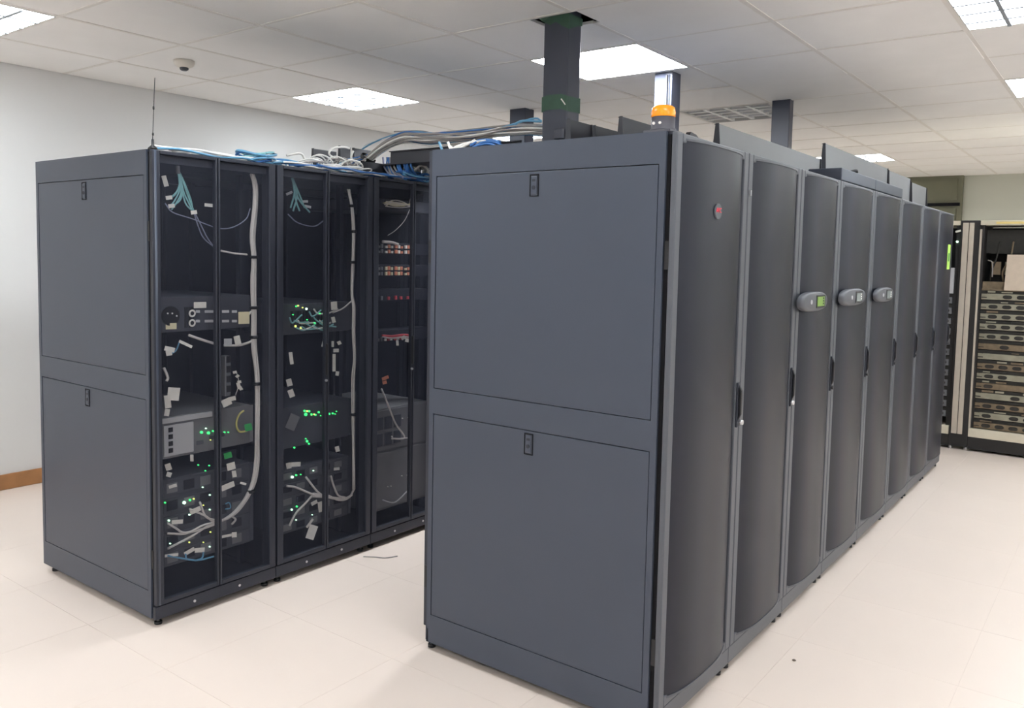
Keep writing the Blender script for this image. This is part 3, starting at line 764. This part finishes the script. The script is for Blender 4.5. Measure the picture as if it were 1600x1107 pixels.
def chassis(k, z0, z1, label, m='chassis_dark', name='server_chassis', depth=.55, X=XC):
    y0 = YA + k * WA + .082; y1 = YA + (k + 1) * WA - .085
    t = thing(name, (X - depth / 2, (y0 + y1) / 2, z0), label, 'rack equipment', 'equipment behind the left row doors')
    b = MB().box(X - depth, X, y0, y1, z0, z1).build('body', m, t, bevel=.002)
    for (a, c) in ((y0 - .018, y0), (y1, y1 + .018)):
        MB().box(X - .004, X, a, c, z0 + .004, z1 - .004).build('mounting_ear', m, t)
    return t, y0, y1, b

def bundle(k, name, label, path, nst, r, spread, ties, m='cable_dim', X=-1.042):
    c = at(*path[len(path) // 2], 0, X)
    t = thing('cable_bundle', (X, c.y, c.z), label, 'cables', 'cable bundles behind the doors')
    for q in range(nst):
        a = 2 * math.pi * q / max(nst, 1); pts = []
        for i, (x, y) in enumerate(path):
            p = at(x, y, 0, X); s_ = spread * random.uniform(.75, 1.15)
            pts.append((p.x + s_ * .6 * math.sin(a), p.y + s_ * math.cos(a) + random.uniform(-.003, .003), p.z))
        MB().tube(pts, r, 6, 4).build('cable', m, t)
    for (x, y) in ties:
        p = at(x, y, 0, X)
        MB().cyl((p.x, p.y), 2, spread + r + .004, p.z - .007, p.z + .007, 14).build('cable_tie', 'tie_black', t)
    return t

# --- first cabinet
t = thing('fibre_fanout', P(278, 290, 0, -1.045), 'pale teal fibre leads fanning out of a dark plug, upper left of the nearest doors', 'cables')
cable_px(t, [(277, 256), (278, 272)], .010, 'chassis_grey', name='plug')
for pts in ([(278, 268), (280, 290), (274, 304), (262, 312)], [(278, 268), (281, 295), (272, 315), (265, 322)], [(279, 268), (283, 300), (275, 318), (268, 328)],
            [(279, 268), (284, 296), (282, 312), (272, 321)], [(280, 268), (287, 300), (296, 320), (300, 330)], [(280, 268), (290, 296), (297, 316), (303, 330)],
            [(279, 268), (285, 300), (290, 318), (298, 328)], [(279, 268), (281, 282), (277, 298), (268, 308)], [(280, 268), (289, 288), (298, 312), (301, 328)]):
    cable_px(t, pts, .0034, 'cable_teal')
for x, y in ((268, 322), (264, 309), (303, 332)): tag_sheet(t, x, y, .022, .016, .2)
for pts in ([(303, 332), (309, 352), (318, 372), (334, 386)], [(304, 332), (314, 352), (324, 372), (336, 388)]): cable_px(t, pts, .0026, 'cable_violet')
cable_px(t, [(258, 318), (270, 332), (300, 342), (338, 356), (362, 356), (384, 343), (391, 326)], .0026, 'cable_violet')
cable_px(t, [(345, 392), (365, 396), (386, 398)], .0045, 'cable_dim')
tag_sheet(t, 258, 283, .014, .045, .3); tag_sheet(t, 328, 321, .045, .014, -.05)

b1 = bundle(0, 'b', 'long grey vertical cable bundle behind the nearest right hand door', [(394, 272), (398, 290), (399, 320), (394, 370), (397, 402), (396, 440), (397, 490), (397, 540), (401, 585), (402, 640), (402, 690), (402, 720), (397, 752), (385, 778), (368, 800), (352, 812)], 7, .0050, .009,
            [(396, 402), (397, 481), (397, 527), (401, 600), (392, 768)])
for pts in ([(352, 812), (335, 816), (320, 806), (296, 796)], [(352, 812), (330, 818), (316, 822), (290, 834), (262, 834)], [(350, 812), (322, 824), (300, 838), (262, 858)],
            [(340, 814), (322, 808), (312, 785)], [(352, 812), (325, 824), (290, 833), (275, 826), (262, 818)], [(360, 806), (368, 812), (362, 820)]):
    cable_px(b1, pts, .005, 'cable_dim')
tag_sheet(b1, 381, 497, .050, .055, 0, 'tag_cream', name='plug_block')
cable_px(b1, [(384, 497), (390, 490), (397, 484)], .006, 'cable_dim')
cable_px(b1, [(350, 540), (372, 540), (390, 535), (397, 530)], .006, 'cable_dim')
tag_sheet(b1, 356, 535, .032, .032, 0, 'chassis_light'); tag_sheet(b1, 371, 532, .024, .042, .25)
cable_px(b1, [(295, 524), (318, 532), (338, 538)], .006, 'cable_dim')

t, y0, y1, b = chassis(0, 1.235, 1.385, 'server with ring shaped connectors behind the nearest cabinet doors')
for px_, py_ in ((300, 490), (300, 505)):
    c = at(px_, py_, 0, XC + .006); MB().ring((XC + .008, c.y, c.z), 0, .013, .004).build('ring_connector', 'tag_white', t)
    MB().cyl((c.y, c.z), 0, .011, XC, XC + .004, 14).build('connector_core', 'port_dark', t)
tag_sheet(t, 311, 477, .062, .026, 0, X=XC + .003, name='asset_label')
tag_sheet(t, 266, 510, .050, .026, 0, 'tag_cream', X=XC + .003, name='asset_label')
for py_ in (487, 502):
    for px_, w_ in ((309, .014), (325, .030), (334, .022), (352, .030), (366, .020)): tag_sheet(t, px_, py_, w_, .012, 0, 'chassis_light', X=XC + .004, name='cable_plug')
c = at(266, 494, 0, XC); MB().cyl((c.y, c.z), 0, .042, XC, XC + .004, 20).build('fan_grille', 'port_dark', t)
for dx, dy in ((-4, -4), (3, -4), (10, 0)): led(t, 266 + dx, 494 + dy, 'tag_white', .005)
for q in range(5):
    c = at(288 + q * 3, 500, 0, XC); MB().box(XC, XC + .003, c.y, c.y + .006, 1.25, 1.34).build('vent_slot', 'port_dark', t)

g = thing('cable_tag_cluster', P(264, 545, 0, -1.035), 'white plug and dangling tags under the server behind the nearest left door', 'cable tags')
tag_sheet(g, 290, 538, .060, .012, -.5); tag_sheet(g, 265, 546, .040, .020, -.3); tag_sheet(g, 264, 552, .020, .022, .2)
cable_px(g, [(281, 533), (275, 548), (268, 553)], .003, 'cable_pale_blue'); cable_px(g, [(256, 575), (262, 590), (260, 596)], .006, 'cable_dim')
g = thing('cable_tag_cluster', P(268, 622, 0, -1.035), 'crumpled white paper tags behind the nearest left door, above the lower server', 'cable tags')
tag_sheet(g, 271, 616, .048, .055, -.15); tag_sheet(g, 262, 628, .022, .055, .1); tag_sheet(g, 261, 645, .016, .03, -.2)
g = thing('power_strip', P(361, 580, 0, -1.05), 'grey vertical power strip behind the nearest right hand door', 'power strip')
c0_, c1_ = at(352, 600, 0, -1.05), at(361, 556, 0, -1.05)
MB().box(-1.09, -1.05, c0_.y, c1_.y, c0_.z - .06, c1_.z).build('strip_body', 'chassis_grey', g, bevel=.004)
for q in range(4): MB().box(-1.05, -1.047, c0_.y + .006, c0_.y + .026, c0_.z - .04 + q * .045, c0_.z - .01 + q * .045).build('outlet', 'port_dark', g)
g = thing('cable_tag_cluster', P(365, 620, 0, -1.035), 'chain of small white tags dangling behind the nearest right hand door', 'cable tags')
for x, y, w_, h_, r_ in ((367, 582, .012, .012, .3), (371, 588, .012, .012, .8), (374, 597, .012, .012, .2), (373, 603, .010, .03, .3), (376, 607, .010, .02, .6), (354, 629, .040, .035, .4), (364, 623, .02, .02, .2)): tag_sheet(g, x, y, w_, h_, r_)
cable_px(g, [(369, 580), (373, 596), (372, 606), (368, 618)], .0018, 'cable_dim')

t, y0, y1, b = chassis(0, .690, .872, 'light grey server with a green glow behind the nearest doors, second from top', 'chassis_grey')
MB().box(XC - .001, XC + .010, y0, y0 + .24, .845, .868).build('top_rail', 'chassis_light', t, bevel=.002)
MB().box(XC, XC + .006, y0 + .01, y0 + .15, .70, .835).build('power_module', 'chassis_light', t, bevel=.003)
for q in range(4): MB().box(XC + .006, XC + .008, y0 + .03, y0 + .05, .715 + q * .03, .735 + q * .03).build('module_slot', 'port_dark', t)
for (x, y, m_, r_) in ((315, 676, 'led_green', .008), (326, 677, 'led_green', .009), (333, 674, 'led_green', .005), (322, 670, 'led_white', .004), (338, 676, 'led_green', .004), (351, 676, 'led_green', .005), (357, 676, 'led_green', .004), (316, 690, 'led_green', .004), (329, 688, 'led_amber', .004)):
    led(t, x, y, m_, r_)
for (x, y) in ((312, 692), (345, 680), (332, 684)): tag_sheet(t, x, y, .030, .018, .1, 'chassis_dark', X=XC + .004, name='port_block')
g = thing('cable_tag_cluster', P(378, 660, 0, -1.035), 'yellowish loop of cable with a green tag behind the nearest right hand door', 'cable')
cable_px(g, [(381, 642), (374, 648), (370, 658), (370, 668), (375, 675), (386, 674)], .0045, 'cable_yellow'); tag_sheet(g, 388, 668, .030, .034, .2, 'tag_green')

g = thing('cable_tag_cluster', P(360, 730, 0, -1.035), 'white tag and bracket below the green tag behind the nearest right hand door', 'cable tags')
tag_sheet(g, 356, 712, .032, .028, .2, 'tag_green'); tag_sheet(g, 361, 729, .035, .034, .2); tag_sheet(g, 366, 741, .014, .030, .2); tag_sheet(g, 380, 756, .026, .010, -.4); tag_sheet(g, 356, 760, .060, .026, .25)
tag_sheet(g, 353, 838, .050, .012, 0); tag_sheet(g, 366, 836, .018, .024, 0); cable_px(g, [(352, 788), (358, 786), (360, 794), (352, 796)], .003, 'cable_pale_blue')
def led_wall(k, z0, z1, label, x0, x1, yy0, yy1, n, gl, tags):
    t, a, b, bd = chassis(k, z0, z1, label, 'chassis_dark')
    for q in range(5):
        za = z0 + (z1 - z0) * (q + .08) / 5; zb = z0 + (z1 - z0) * (q + .88) / 5
        MB().box(XC, XC + .004, a + .006, b - .006, za, zb).build('drive_tray', 'chassis_dark', t, bevel=.001)
        for u in range(5):
            ya_ = a + .02 + u * (b - a - .04) / 5
            MB().box(XC + .004, XC + .006, ya_, ya_ + .05, za + .01, zb - .01).build('port_block', 'interior_black' if (u + q) % 2 else 'chassis_grey', t)
    for (x, y, m_, r_) in gl: led(t, x, y, m_, r_, X=XC + .010)
    for tg_ in tags: tag_sheet(t, *tg_, X=XC + .02)
    return t
g1 = [(258, 786, 'led_green', .005), (288, 786, 'led_white', .009), (297, 782, 'led_green', .006), (317, 762, 'led_white', .004), (328, 774, 'led_white', .0045), (318, 790, 'led_amber', .004), (328, 797, 'led_white', .004),
      (296, 805, 'led_white', .0045), (264, 814, 'led_white', .005), (296, 848, 'led_amber', .005), (318, 848, 'led_amber', .004), (329, 832, 'led_amber', .005), (287, 846, 'led_white', .004), (266, 850, 'led_white', .004), (328, 855, 'led_white', .004), (303, 780, 'led_amber', .005)]
t = led_wall(0, .215, .600, 'lower rack unit dotted with green and white lights behind the nearest doors', 260, 340, 740, 865, 20, g1,
         [(305, 798, .045, .022, .3), (277, 816, .045, .018, -.1), (263, 730, .02, .03, .3), (264, 742, .016, .02, -.4), (270, 760, .03, .014, .2), (296, 862, .045, .018, .4), (312, 860, .04, .02, -.1), (268, 868, .055, .012, -.1), (300, 716, .008, .03, 0)])
for pts in ([(262, 869), (290, 874), (310, 876), (334, 870)], [(290, 866), (292, 874), (304, 876)], [(318, 862), (316, 872), (308, 876)]): cable_px(t, pts, .004, 'cable_pale_blue', X=XC + .02)
for (x, y, m_) in ((321, 736, 'led_green'), (310, 727, 'led_green'), (327, 728, 'led_green')): led(t, x, y, m_, .004)

# --- second cabinet
t = thing('fibre_fanout', P(462, 310, 0, -1.045), 'dim teal fibre leads fanning out behind the second cabinet, upper left', 'cables')
for pts in ([(456, 278), (460, 300), (454, 325)], [(457, 278), (464, 305), (458, 330)], [(457, 278), (468, 305), (476, 325)], [(458, 280), (466, 310), (484, 332)], [(457, 280), (462, 312), (468, 330)]): cable_px(t, pts, .0042, 'cable_teal', X=-1.06)
for x, y, r_ in ((476, 315, .1), (481, 323, -.2), (452, 302, .5)): tag_sheet(t, x, y, .03, .012, r_, 'chassis_light', X=-1.055)
cable_px(t, [(450, 335), (465, 348), (490, 354), (506, 345)], .003, 'cable_violet', X=-1.06)
b2 = bundle(1, 'b', 'thin grey cable bundle behind the second cabinet, right hand door', [(545, 296), (549, 318), (552, 340), (553, 370), (551, 420), (550, 460), (553, 480), (553, 520), (554, 560), (552, 590), (552, 640), (552, 690), (553, 735), (553, 765)], 4, .0042, .006,
            [(549, 322), (553, 362), (550, 410), (552, 648)])
for pts in ([(553, 765), (545, 778), (530, 782), (512, 775), (490, 772)], [(550, 774), (536, 780), (515, 778), (488, 776)], [(545, 778), (525, 780), (500, 772), (478, 746)], [(540, 780), (500, 776), (486, 772), (462, 762), (448, 760)], [(490, 772), (478, 786), (462, 803), (452, 822)], [(540, 778), (528, 774), (520, 756), (517, 744)]):
    cable_px(b2, pts, .0055, 'cable_dim')
cable_px(b2, [(550, 470), (536, 482), (520, 489)], .004, 'cable_dim')
t, y0, y1, b = chassis(1, 1.185, 1.335, 'network switch full of teal leads and green lights behind the second cabinet doors', 'chassis_dark', 'network_switch')
for q in range(16):
    x = 452 + random.uniform(0, 56); y = 482 + random.uniform(0, 30)
    cable_px(t, [(x, y), (x + random.uniform(4, 12), y + random.uniform(2, 9)), (x + random.uniform(16, 26), y + random.uniform(-6, 8))], .004, 'cable_teal' if q % 3 else 'cable_dim', X=XC + .02, name='patch_lead')
for q in range(12):
    c = at(454 + q * 4.6, 494, 0, XC); MB().box(XC, XC + .004, c.y, c.y + .012, 1.22, 1.30).build('port', 'port_dark', t)
for (x, y, m_, r_) in ((479, 483, 'led_white', .007), (507, 484, 'led_white', .0055), (466, 478, 'led_amber', .006), (473, 481, 'led_amber', .005), (462, 510, 'led_amber', .008), (470, 513, 'led_amber', .006), (458, 492, 'led_green', .004), (508, 508, 'led_green', .007), (500, 490, 'led_green', .004), (480, 500, 'led_green', .004), (492, 505, 'led_green', .005), (463, 479, 'led_green', .005)):
    led(t, x, y, m_, r_, X=XC + .03)
g = thing('cable_tag_cluster', P(522, 500, 0, -1.035), 'white tags along the middle of the second cabinet doors', 'cable tags')
for a_ in ((522, 478, .030, .042, .1), (521, 500, .014, .03, .3), (507, 538, .024, .032, -.3), (520, 538, .006, .03, 0), (530, 536, .014, .02, .6), (525, 548, .026, .018, 0), (522, 567, .010, .09, 0), (527, 584, .012, .022, -.2)): tag_sheet(g, *a_)
g = thing('cable_tag_cluster', P(453, 590, 0, -1.035), 'white tags along the left edge of the second cabinet doors', 'cable tags')
for a_ in ((455, 560, .012, .06, .15), (452, 598, .022, .036, .3), (455, 615, .024, .04, .4)): tag_sheet(g, *a_)
t, y0, y1, b = chassis(1, .625, .828, 'grey server with a row of green lights behind the second cabinet doors', 'chassis_dark')
tag_sheet(t, 457, 660, .050, .075, -.5, 'chassis_grey', X=XC + .012, name='cover_flap')
for q in range(15): led(t, 476 + q * 3.6 + random.uniform(-1, 1), 648 + random.uniform(-6, 3), random.choice(['led_green', 'led_green', 'led_amber', 'led_green']), random.uniform(.003, .007))
led(t, 478, 648, 'led_green', .011); led(t, 487, 648, 'led_green', .007)
for (x, y, m_, r_) in ((480, 690, 'led_green', .008), (483, 694, 'led_green', .006), (460, 700, 'led_green', .006), (478, 686, 'led_green', .004)): led(t, x, y, m_, r_)
t = led_wall(1, .200, .520, 'lower rack unit with crossing white cables behind the second cabinet doors', 455, 510, 740, 830, 10,
         [(457, 746, 'led_white', .009), (463, 743, 'led_green', .006), (470, 742, 'led_green', .004), (456, 797, 'led_white', .006), (464, 792, 'led_green', .006), (463, 813, 'led_white', .004), (490, 736, 'led_white', .004), (488, 805, 'led_white', .003)],
         [(462, 726, .05, .022, -.1), (451, 728, .02, .03, .2), (502, 792, .03, .055, .15), (526, 733, .028, .014, 0), (527, 702, .018, .03, .3), (491, 786, .03, .02, .4)])
g = thing('document_pouch', P(488, 830, 0, -1.035), 'tilted white labels at the bottom of the second cabinet doors', 'label')
tag_sheet(g, 487, 832, .045, .070, -.45); tag_sheet(g, 484, 818, .050, .014, .9, X=-1.03)

# --- third cabinet
t, y0, y1, b = chassis(2, 1.825, 1.885, 'pale patch bundle at the top of the third cabinet', 'chassis_dark', 'patch_panel')
for q in range(10): cable_px(t, [(598 + random.uniform(0, 6), 318 + random.uniform(-5, 6)), (612, 318 + random.uniform(-5, 6)), (628, 320 + random.uniform(-5, 5)), (646, 321 + random.uniform(-5, 5))], .0028, random.choice(['cable_dim', 'cable_dim', 'tag_cream']), X=XC + .02, name='patch_lead')
for idx, (py_, mset, lab) in enumerate(((390, ('port_orange', 'tag_white'), 'patch panel with bright orange and white ports, upper of two, third cabinet'), (424, ('port_orange', 'tag_cream'), 'patch panel with orange and cream ports, lower of two, third cabinet'),
                         (462, ('port_red', 'chassis_light'), 'dim patch panel with few reddish ports, third cabinet'), (525, ('port_red', 'tag_white'), 'patch panel with red leads and white plugs, third cabinet'))):
    zc = at(620, py_, 0, XC).z
    t, y0, y1, b = chassis(2, zc - .03, zc + .035, lab, 'interior_black', 'patch_panel', .12)
    for q in range(12):
        if idx == 2 and q % 2: continue
        yy = y0 + .01 + q * .021; yy += .012 * (q // 3)
        hh = random.uniform(.010, .022)
        for s_ in (0, 1):
            if idx in (2, 3) and s_: continue
            MB().box(XC, XC + .010, yy, yy + .013, zc - .022 + s_ * .028, zc - .022 + s_ * .028 + hh).build('port', mset[(q + s_ * 2) % 2] if q > 2 else 'chassis_grey', t)
    if idx == 3:
        for q in range(5): cable_px(t, [(597, 524 + q * .6), (612, 525 + q), (630, 523 + q), (642, 524 + q)], .004, 'port_red' if q < 3 else 'cable_dim', X=XC + .02, name='patch_lead')
        for a_ in ((630, 528, .02, .022, .5), (636, 532, .016, .02, -.3), (621, 536, .008, .03, .1)): tag_sheet(t, *a_, X=XC + .03)
g = thing('cable_bundle', P(610, 380, 0, -1.045), 'thin grey cables arching above the orange ports of the third cabinet', 'cables')
cable_px(g, [(598, 378), (612, 379), (622, 382)], .008, 'cable_dim'); cable_px(g, [(640, 328), (632, 345), (618, 360), (606, 368)], .002, 'cable_dim'); cable_px(g, [(645, 300), (641, 312), (639, 320)], .002, 'cable_dim')
t, y0, y1, b = chassis(2, .165, .735, 'large plain grey unit filling the lower half of the third cabinet', 'chassis_grey', 'storage_unit')
MB().box(XC, XC + .006, y0 + .01, y1 - .01, .50, .728).build('upper_bezel', 'chassis_grey', t, bevel=.003)
MB().box(XC, XC + .006, y0 + .01, y1 - .01, .175, .490).build('lower_bezel', 'chassis_grey', t, bevel=.003)
for q in range(6): MB().box(XC + .006, XC + .010, y0 + .02 + (q % 3) * .07, y0 + .075 + (q % 3) * .07, .53 + (q // 3) * .09, .60 + (q // 3) * .09).build('drive_caddy', 'chassis_dark', t, bevel=.002)
for (x, y) in ((629, 654), (638, 653), (628, 744), (637, 743), (606, 761), (611, 760)): led(t, x, y, 'tag_white', .005, X=XC + .012)
cable_px(t, [(596, 608), (606, 632), (618, 662), (632, 684), (612, 686)], .005, 'cable_dim', X=XC + .03, name='power_lead')
cable_px(t, [(612, 682), (616, 686), (634, 685), (640, 684)], .004, 'cable_dim', X=XC + .03, name='power_lead')
cable_px(t, [(598, 782), (612, 786), (622, 782), (640, 764)], .004, 'chassis_light', X=XC + .03, name='power_lead')
for (x, y) in ((600, 592), (604, 590), (601, 598)): tag_sheet(t, x, y, .02, .018, .3, 'port_orange', X=-1.03)

# ------------------------------------------------------------------ open equipment racks at the far right
YR = 5.60
def bay(x0, x1, label):
    t = thing('open_rack', ((x0 + x1) / 2, YR + .3, 0), label, 'equipment rack', 'open racks at the far right')
    MB().box(x0, x1, YR + .50, YR + .52, .13, 1.93).build('back_panel', 'rack_black', t)
    MB().box(x0, x1, YR, YR + .5, .02, .125).build('plinth', 'rack_black', t)
    MB().box(x0, x1, YR - .01, YR + .5, .125, .20).build('bottom_rail', 'rack_cream', t, bevel=.003)
    MB().box(x0, x1, YR - .005, YR + .5, 1.935, 1.972).build('top_rail', 'rack_cream', t, bevel=.003)
    for x in (x0, x1 - .03): MB().box(x, x + .03, YR + .02, YR + .5, .20, 1.935).build('side_post', 'rack_black', t)
    return t
bl = bay(.28, .985, 'open black rack with dark modules, half hidden behind the right row')
br = bay(1.135, 1.95, 'open rack of pale module shelves with a yellow strip on top, at the right edge')
MB().box(1.135, 1.150, YR - .012, YR + .01, .20, 1.90).build('edge_trim', 'aluminium', br)
MB().box(1.25, 1.95, YR - .012, YR - .005, 1.945, 1.962).build('yellow_strip', 'rack_yellow', br)
t = thing('rack_column', (1.06, YR, 0), 'black rack column with two bare metal strips between the open racks', 'rack column')
MB().box(.988, 1.132, YR - .01, YR + .3, .03, 1.975).build('column_body', 'rack_black', t, bevel=.003)
for (a, c) in ((1.006, 1.050), (1.055, 1.092)):
    MB().box(a, c, YR - .022, YR - .010, .14, 1.955).build('metal_strip', 'aluminium', t, bevel=.003)
for x in (.992, 1.16, 1.5): 
    pass
MB().cyl((1.110, 1.01), 1, .016, YR - .02, YR - .01, 12).build('column_lock', 'black_plastic', t)
for x in (1.00, 1.12): MB().cyl((x, YR + .02), 2, .015, 0, .03, 10).build('foot', 'silver', t)

def shelf(parent_bay, x0, x1, z, h, idx, label, mface, ns, grp, dens):
    t = thing('module_shelf', ((x0 + x1) / 2, YR + .2, z), label, 'module shelf', grp)
    MB().box(x0, x1, YR + .03, YR + .42, z, z + h - .004).build('shelf_body', 'slot_dark', t)
    MB().box(x0 + .004, x1 - .004, YR + .018, YR + .03, z + .002, z + h * .62).build('face_plate', mface, t, bevel=.002)
    pitch = (x1 - x0 - .05) / ns
    for q in range(ns):
        if random.random() > dens: continue
        xc = x0 + .06 + (q + .35) * pitch; rx, rz = pitch * .34, h * .19; zc = z + h * .32; n = 14
        MB().prism([(xc + rx * (abs(math.cos(2 * math.pi * i / n)) ** .6) * math.copysign(1, math.cos(2 * math.pi * i / n)), zc + rz * math.sin(2 * math.pi * i / n)) for i in range(n)][::-1], 1, YR + .014, YR + .0185).build('oval_opening', 'slot_dark', t)
    for q in range(ns):
        xa_ = x0 + .05 + q * pitch
        if random.random() < .55:
            MB().box(xa_, xa_ + pitch * random.uniform(.5, .9), YR + .016, YR + .03, z + h * .72, z + h * random.uniform(.80, .92)).build('card_handle', random.choice([mface, 'slot_dark', 'shelf_olive', 'shelf_tan']), t)
    for q in range(2): MB().box(x0 + .006, x0 + .045, YR + .012, YR + .018, z + h * (.2 + .4 * q), z + h * (.28 + .4 * q)).build('vent_slot', 'slot_dark', t)
n_r = 14; ztop, zbot = 1.392, .206; hh = (ztop - zbot) / n_r
for q in range(n_r):
    z = ztop - (q + 1) * hh
    shelf(br, 1.166, 1.92, z, hh, q, ORD[q] + ' module shelf from the top in the right hand open rack', 'shelf_olive' if q < 5 else ('shelf_tan' if q % 2 else 'shelf_olive'), 7, 'module shelves of the right hand open rack', .95 if q < 5 else .65)
n_l = 13; ztop, zbot = 1.44, .27; h2 = (ztop - zbot) / n_l
for q in range(n_l):
    z = ztop - (q + 1) * h2
    shelf(bl, .31, .955, z, h2, q, ORD[q] + ' module shelf from the top in the half hidden open rack', 'chassis_grey', 6, 'module shelves of the half hidden open rack', .8)
# what hangs in the top of the right hand rack
MB().box(1.17, 1.92, YR + .05, YR + .07, 1.40, 1.46).build('lower_cable_panel', 'shelf_tan', br)
MB().box(1.17, 1.92, YR + .02, YR + .05, 1.20 + .185, 1.40).build('shelf_lip', 'shelf_tan', br)
for q in range(7):
    xx = 1.22 + q * .1; s_ = random.uniform(-.02, .02)
    MB().box(xx, xx + .07, YR + .10, YR + .13, 1.52, 1.63).build('terminal_block', random.choice(['slot_dark', 'shelf_olive', 'shelf_tan']), br)
    MB().tube([(xx, YR + .08, 1.46), (xx + s_, YR + .05, 1.55), (xx + .04, YR + .06, 1.66), (xx + .05, YR + .12, 1.80)], .007, 6, 4).build('hanging_wire', random.choice(['slot_dark', 'shelf_tan', 'cable_yellow']), br)
MB().box(1.17, 1.92, YR + .14, YR + .15, 1.70, 1.90).build('upper_cable_panel', 'slot_dark', br)
MB().tube([(1.20, YR + .04, 1.64), (1.235, YR + .03, 1.62), (1.24, YR + .03, 1.50)], .005, 6, 4).build('hanging_wire', 'cable_grey', br)
ps = thing('paper_sheet', (1.47, YR, 1.39), 'large tan paper sheet hung on the right hand open rack', 'paper')
MB().quad((1.335, YR - .002, 1.392), (1.60, YR - .002, 1.392), (1.605, YR - .004, 1.69), (1.345, YR - .004, 1.69)).build('sheet', 'paper_tan', ps)
MB().box(.915, .958, YR - .004, YR + .02, 1.35, 1.57).build('blank_plate', 'chassis_light', bl)
MB().cyl((.965, 1.795), 1, .008, YR - .004, YR + .03, 10).build('pilot_lamp', 'led_white', bl)
MB().tube([(.95, YR - .0, 1.88), (.975, YR - .01, 1.885), (.99, YR - .012, 1.89)], .009, 6, 4).build('cable_end', 'tag_white', bl)

# ------------------------------------------------------------------ crumbs on the floor
t = thing('floor_crumb', (1.217, .86, 0), 'tiny dark crumb lying on the pale floor beside the right row', 'debris')
MB().lathe((1.217, .86), [(.006, 0), (.008, .002), (.004, .005)], 7).build('crumb', 'dirt', t)
t = thing('cable_offcut', (-.88, .57, 0), 'short pale cable offcut on the floor in the aisle', 'cable')
MB().tube([(-.93, .54, .003), (-.88, .575, .003), (-.83, .60, .003), (-.80, .66, .003)], .003, 6, 4).build('cable', 'cable_grey', t)
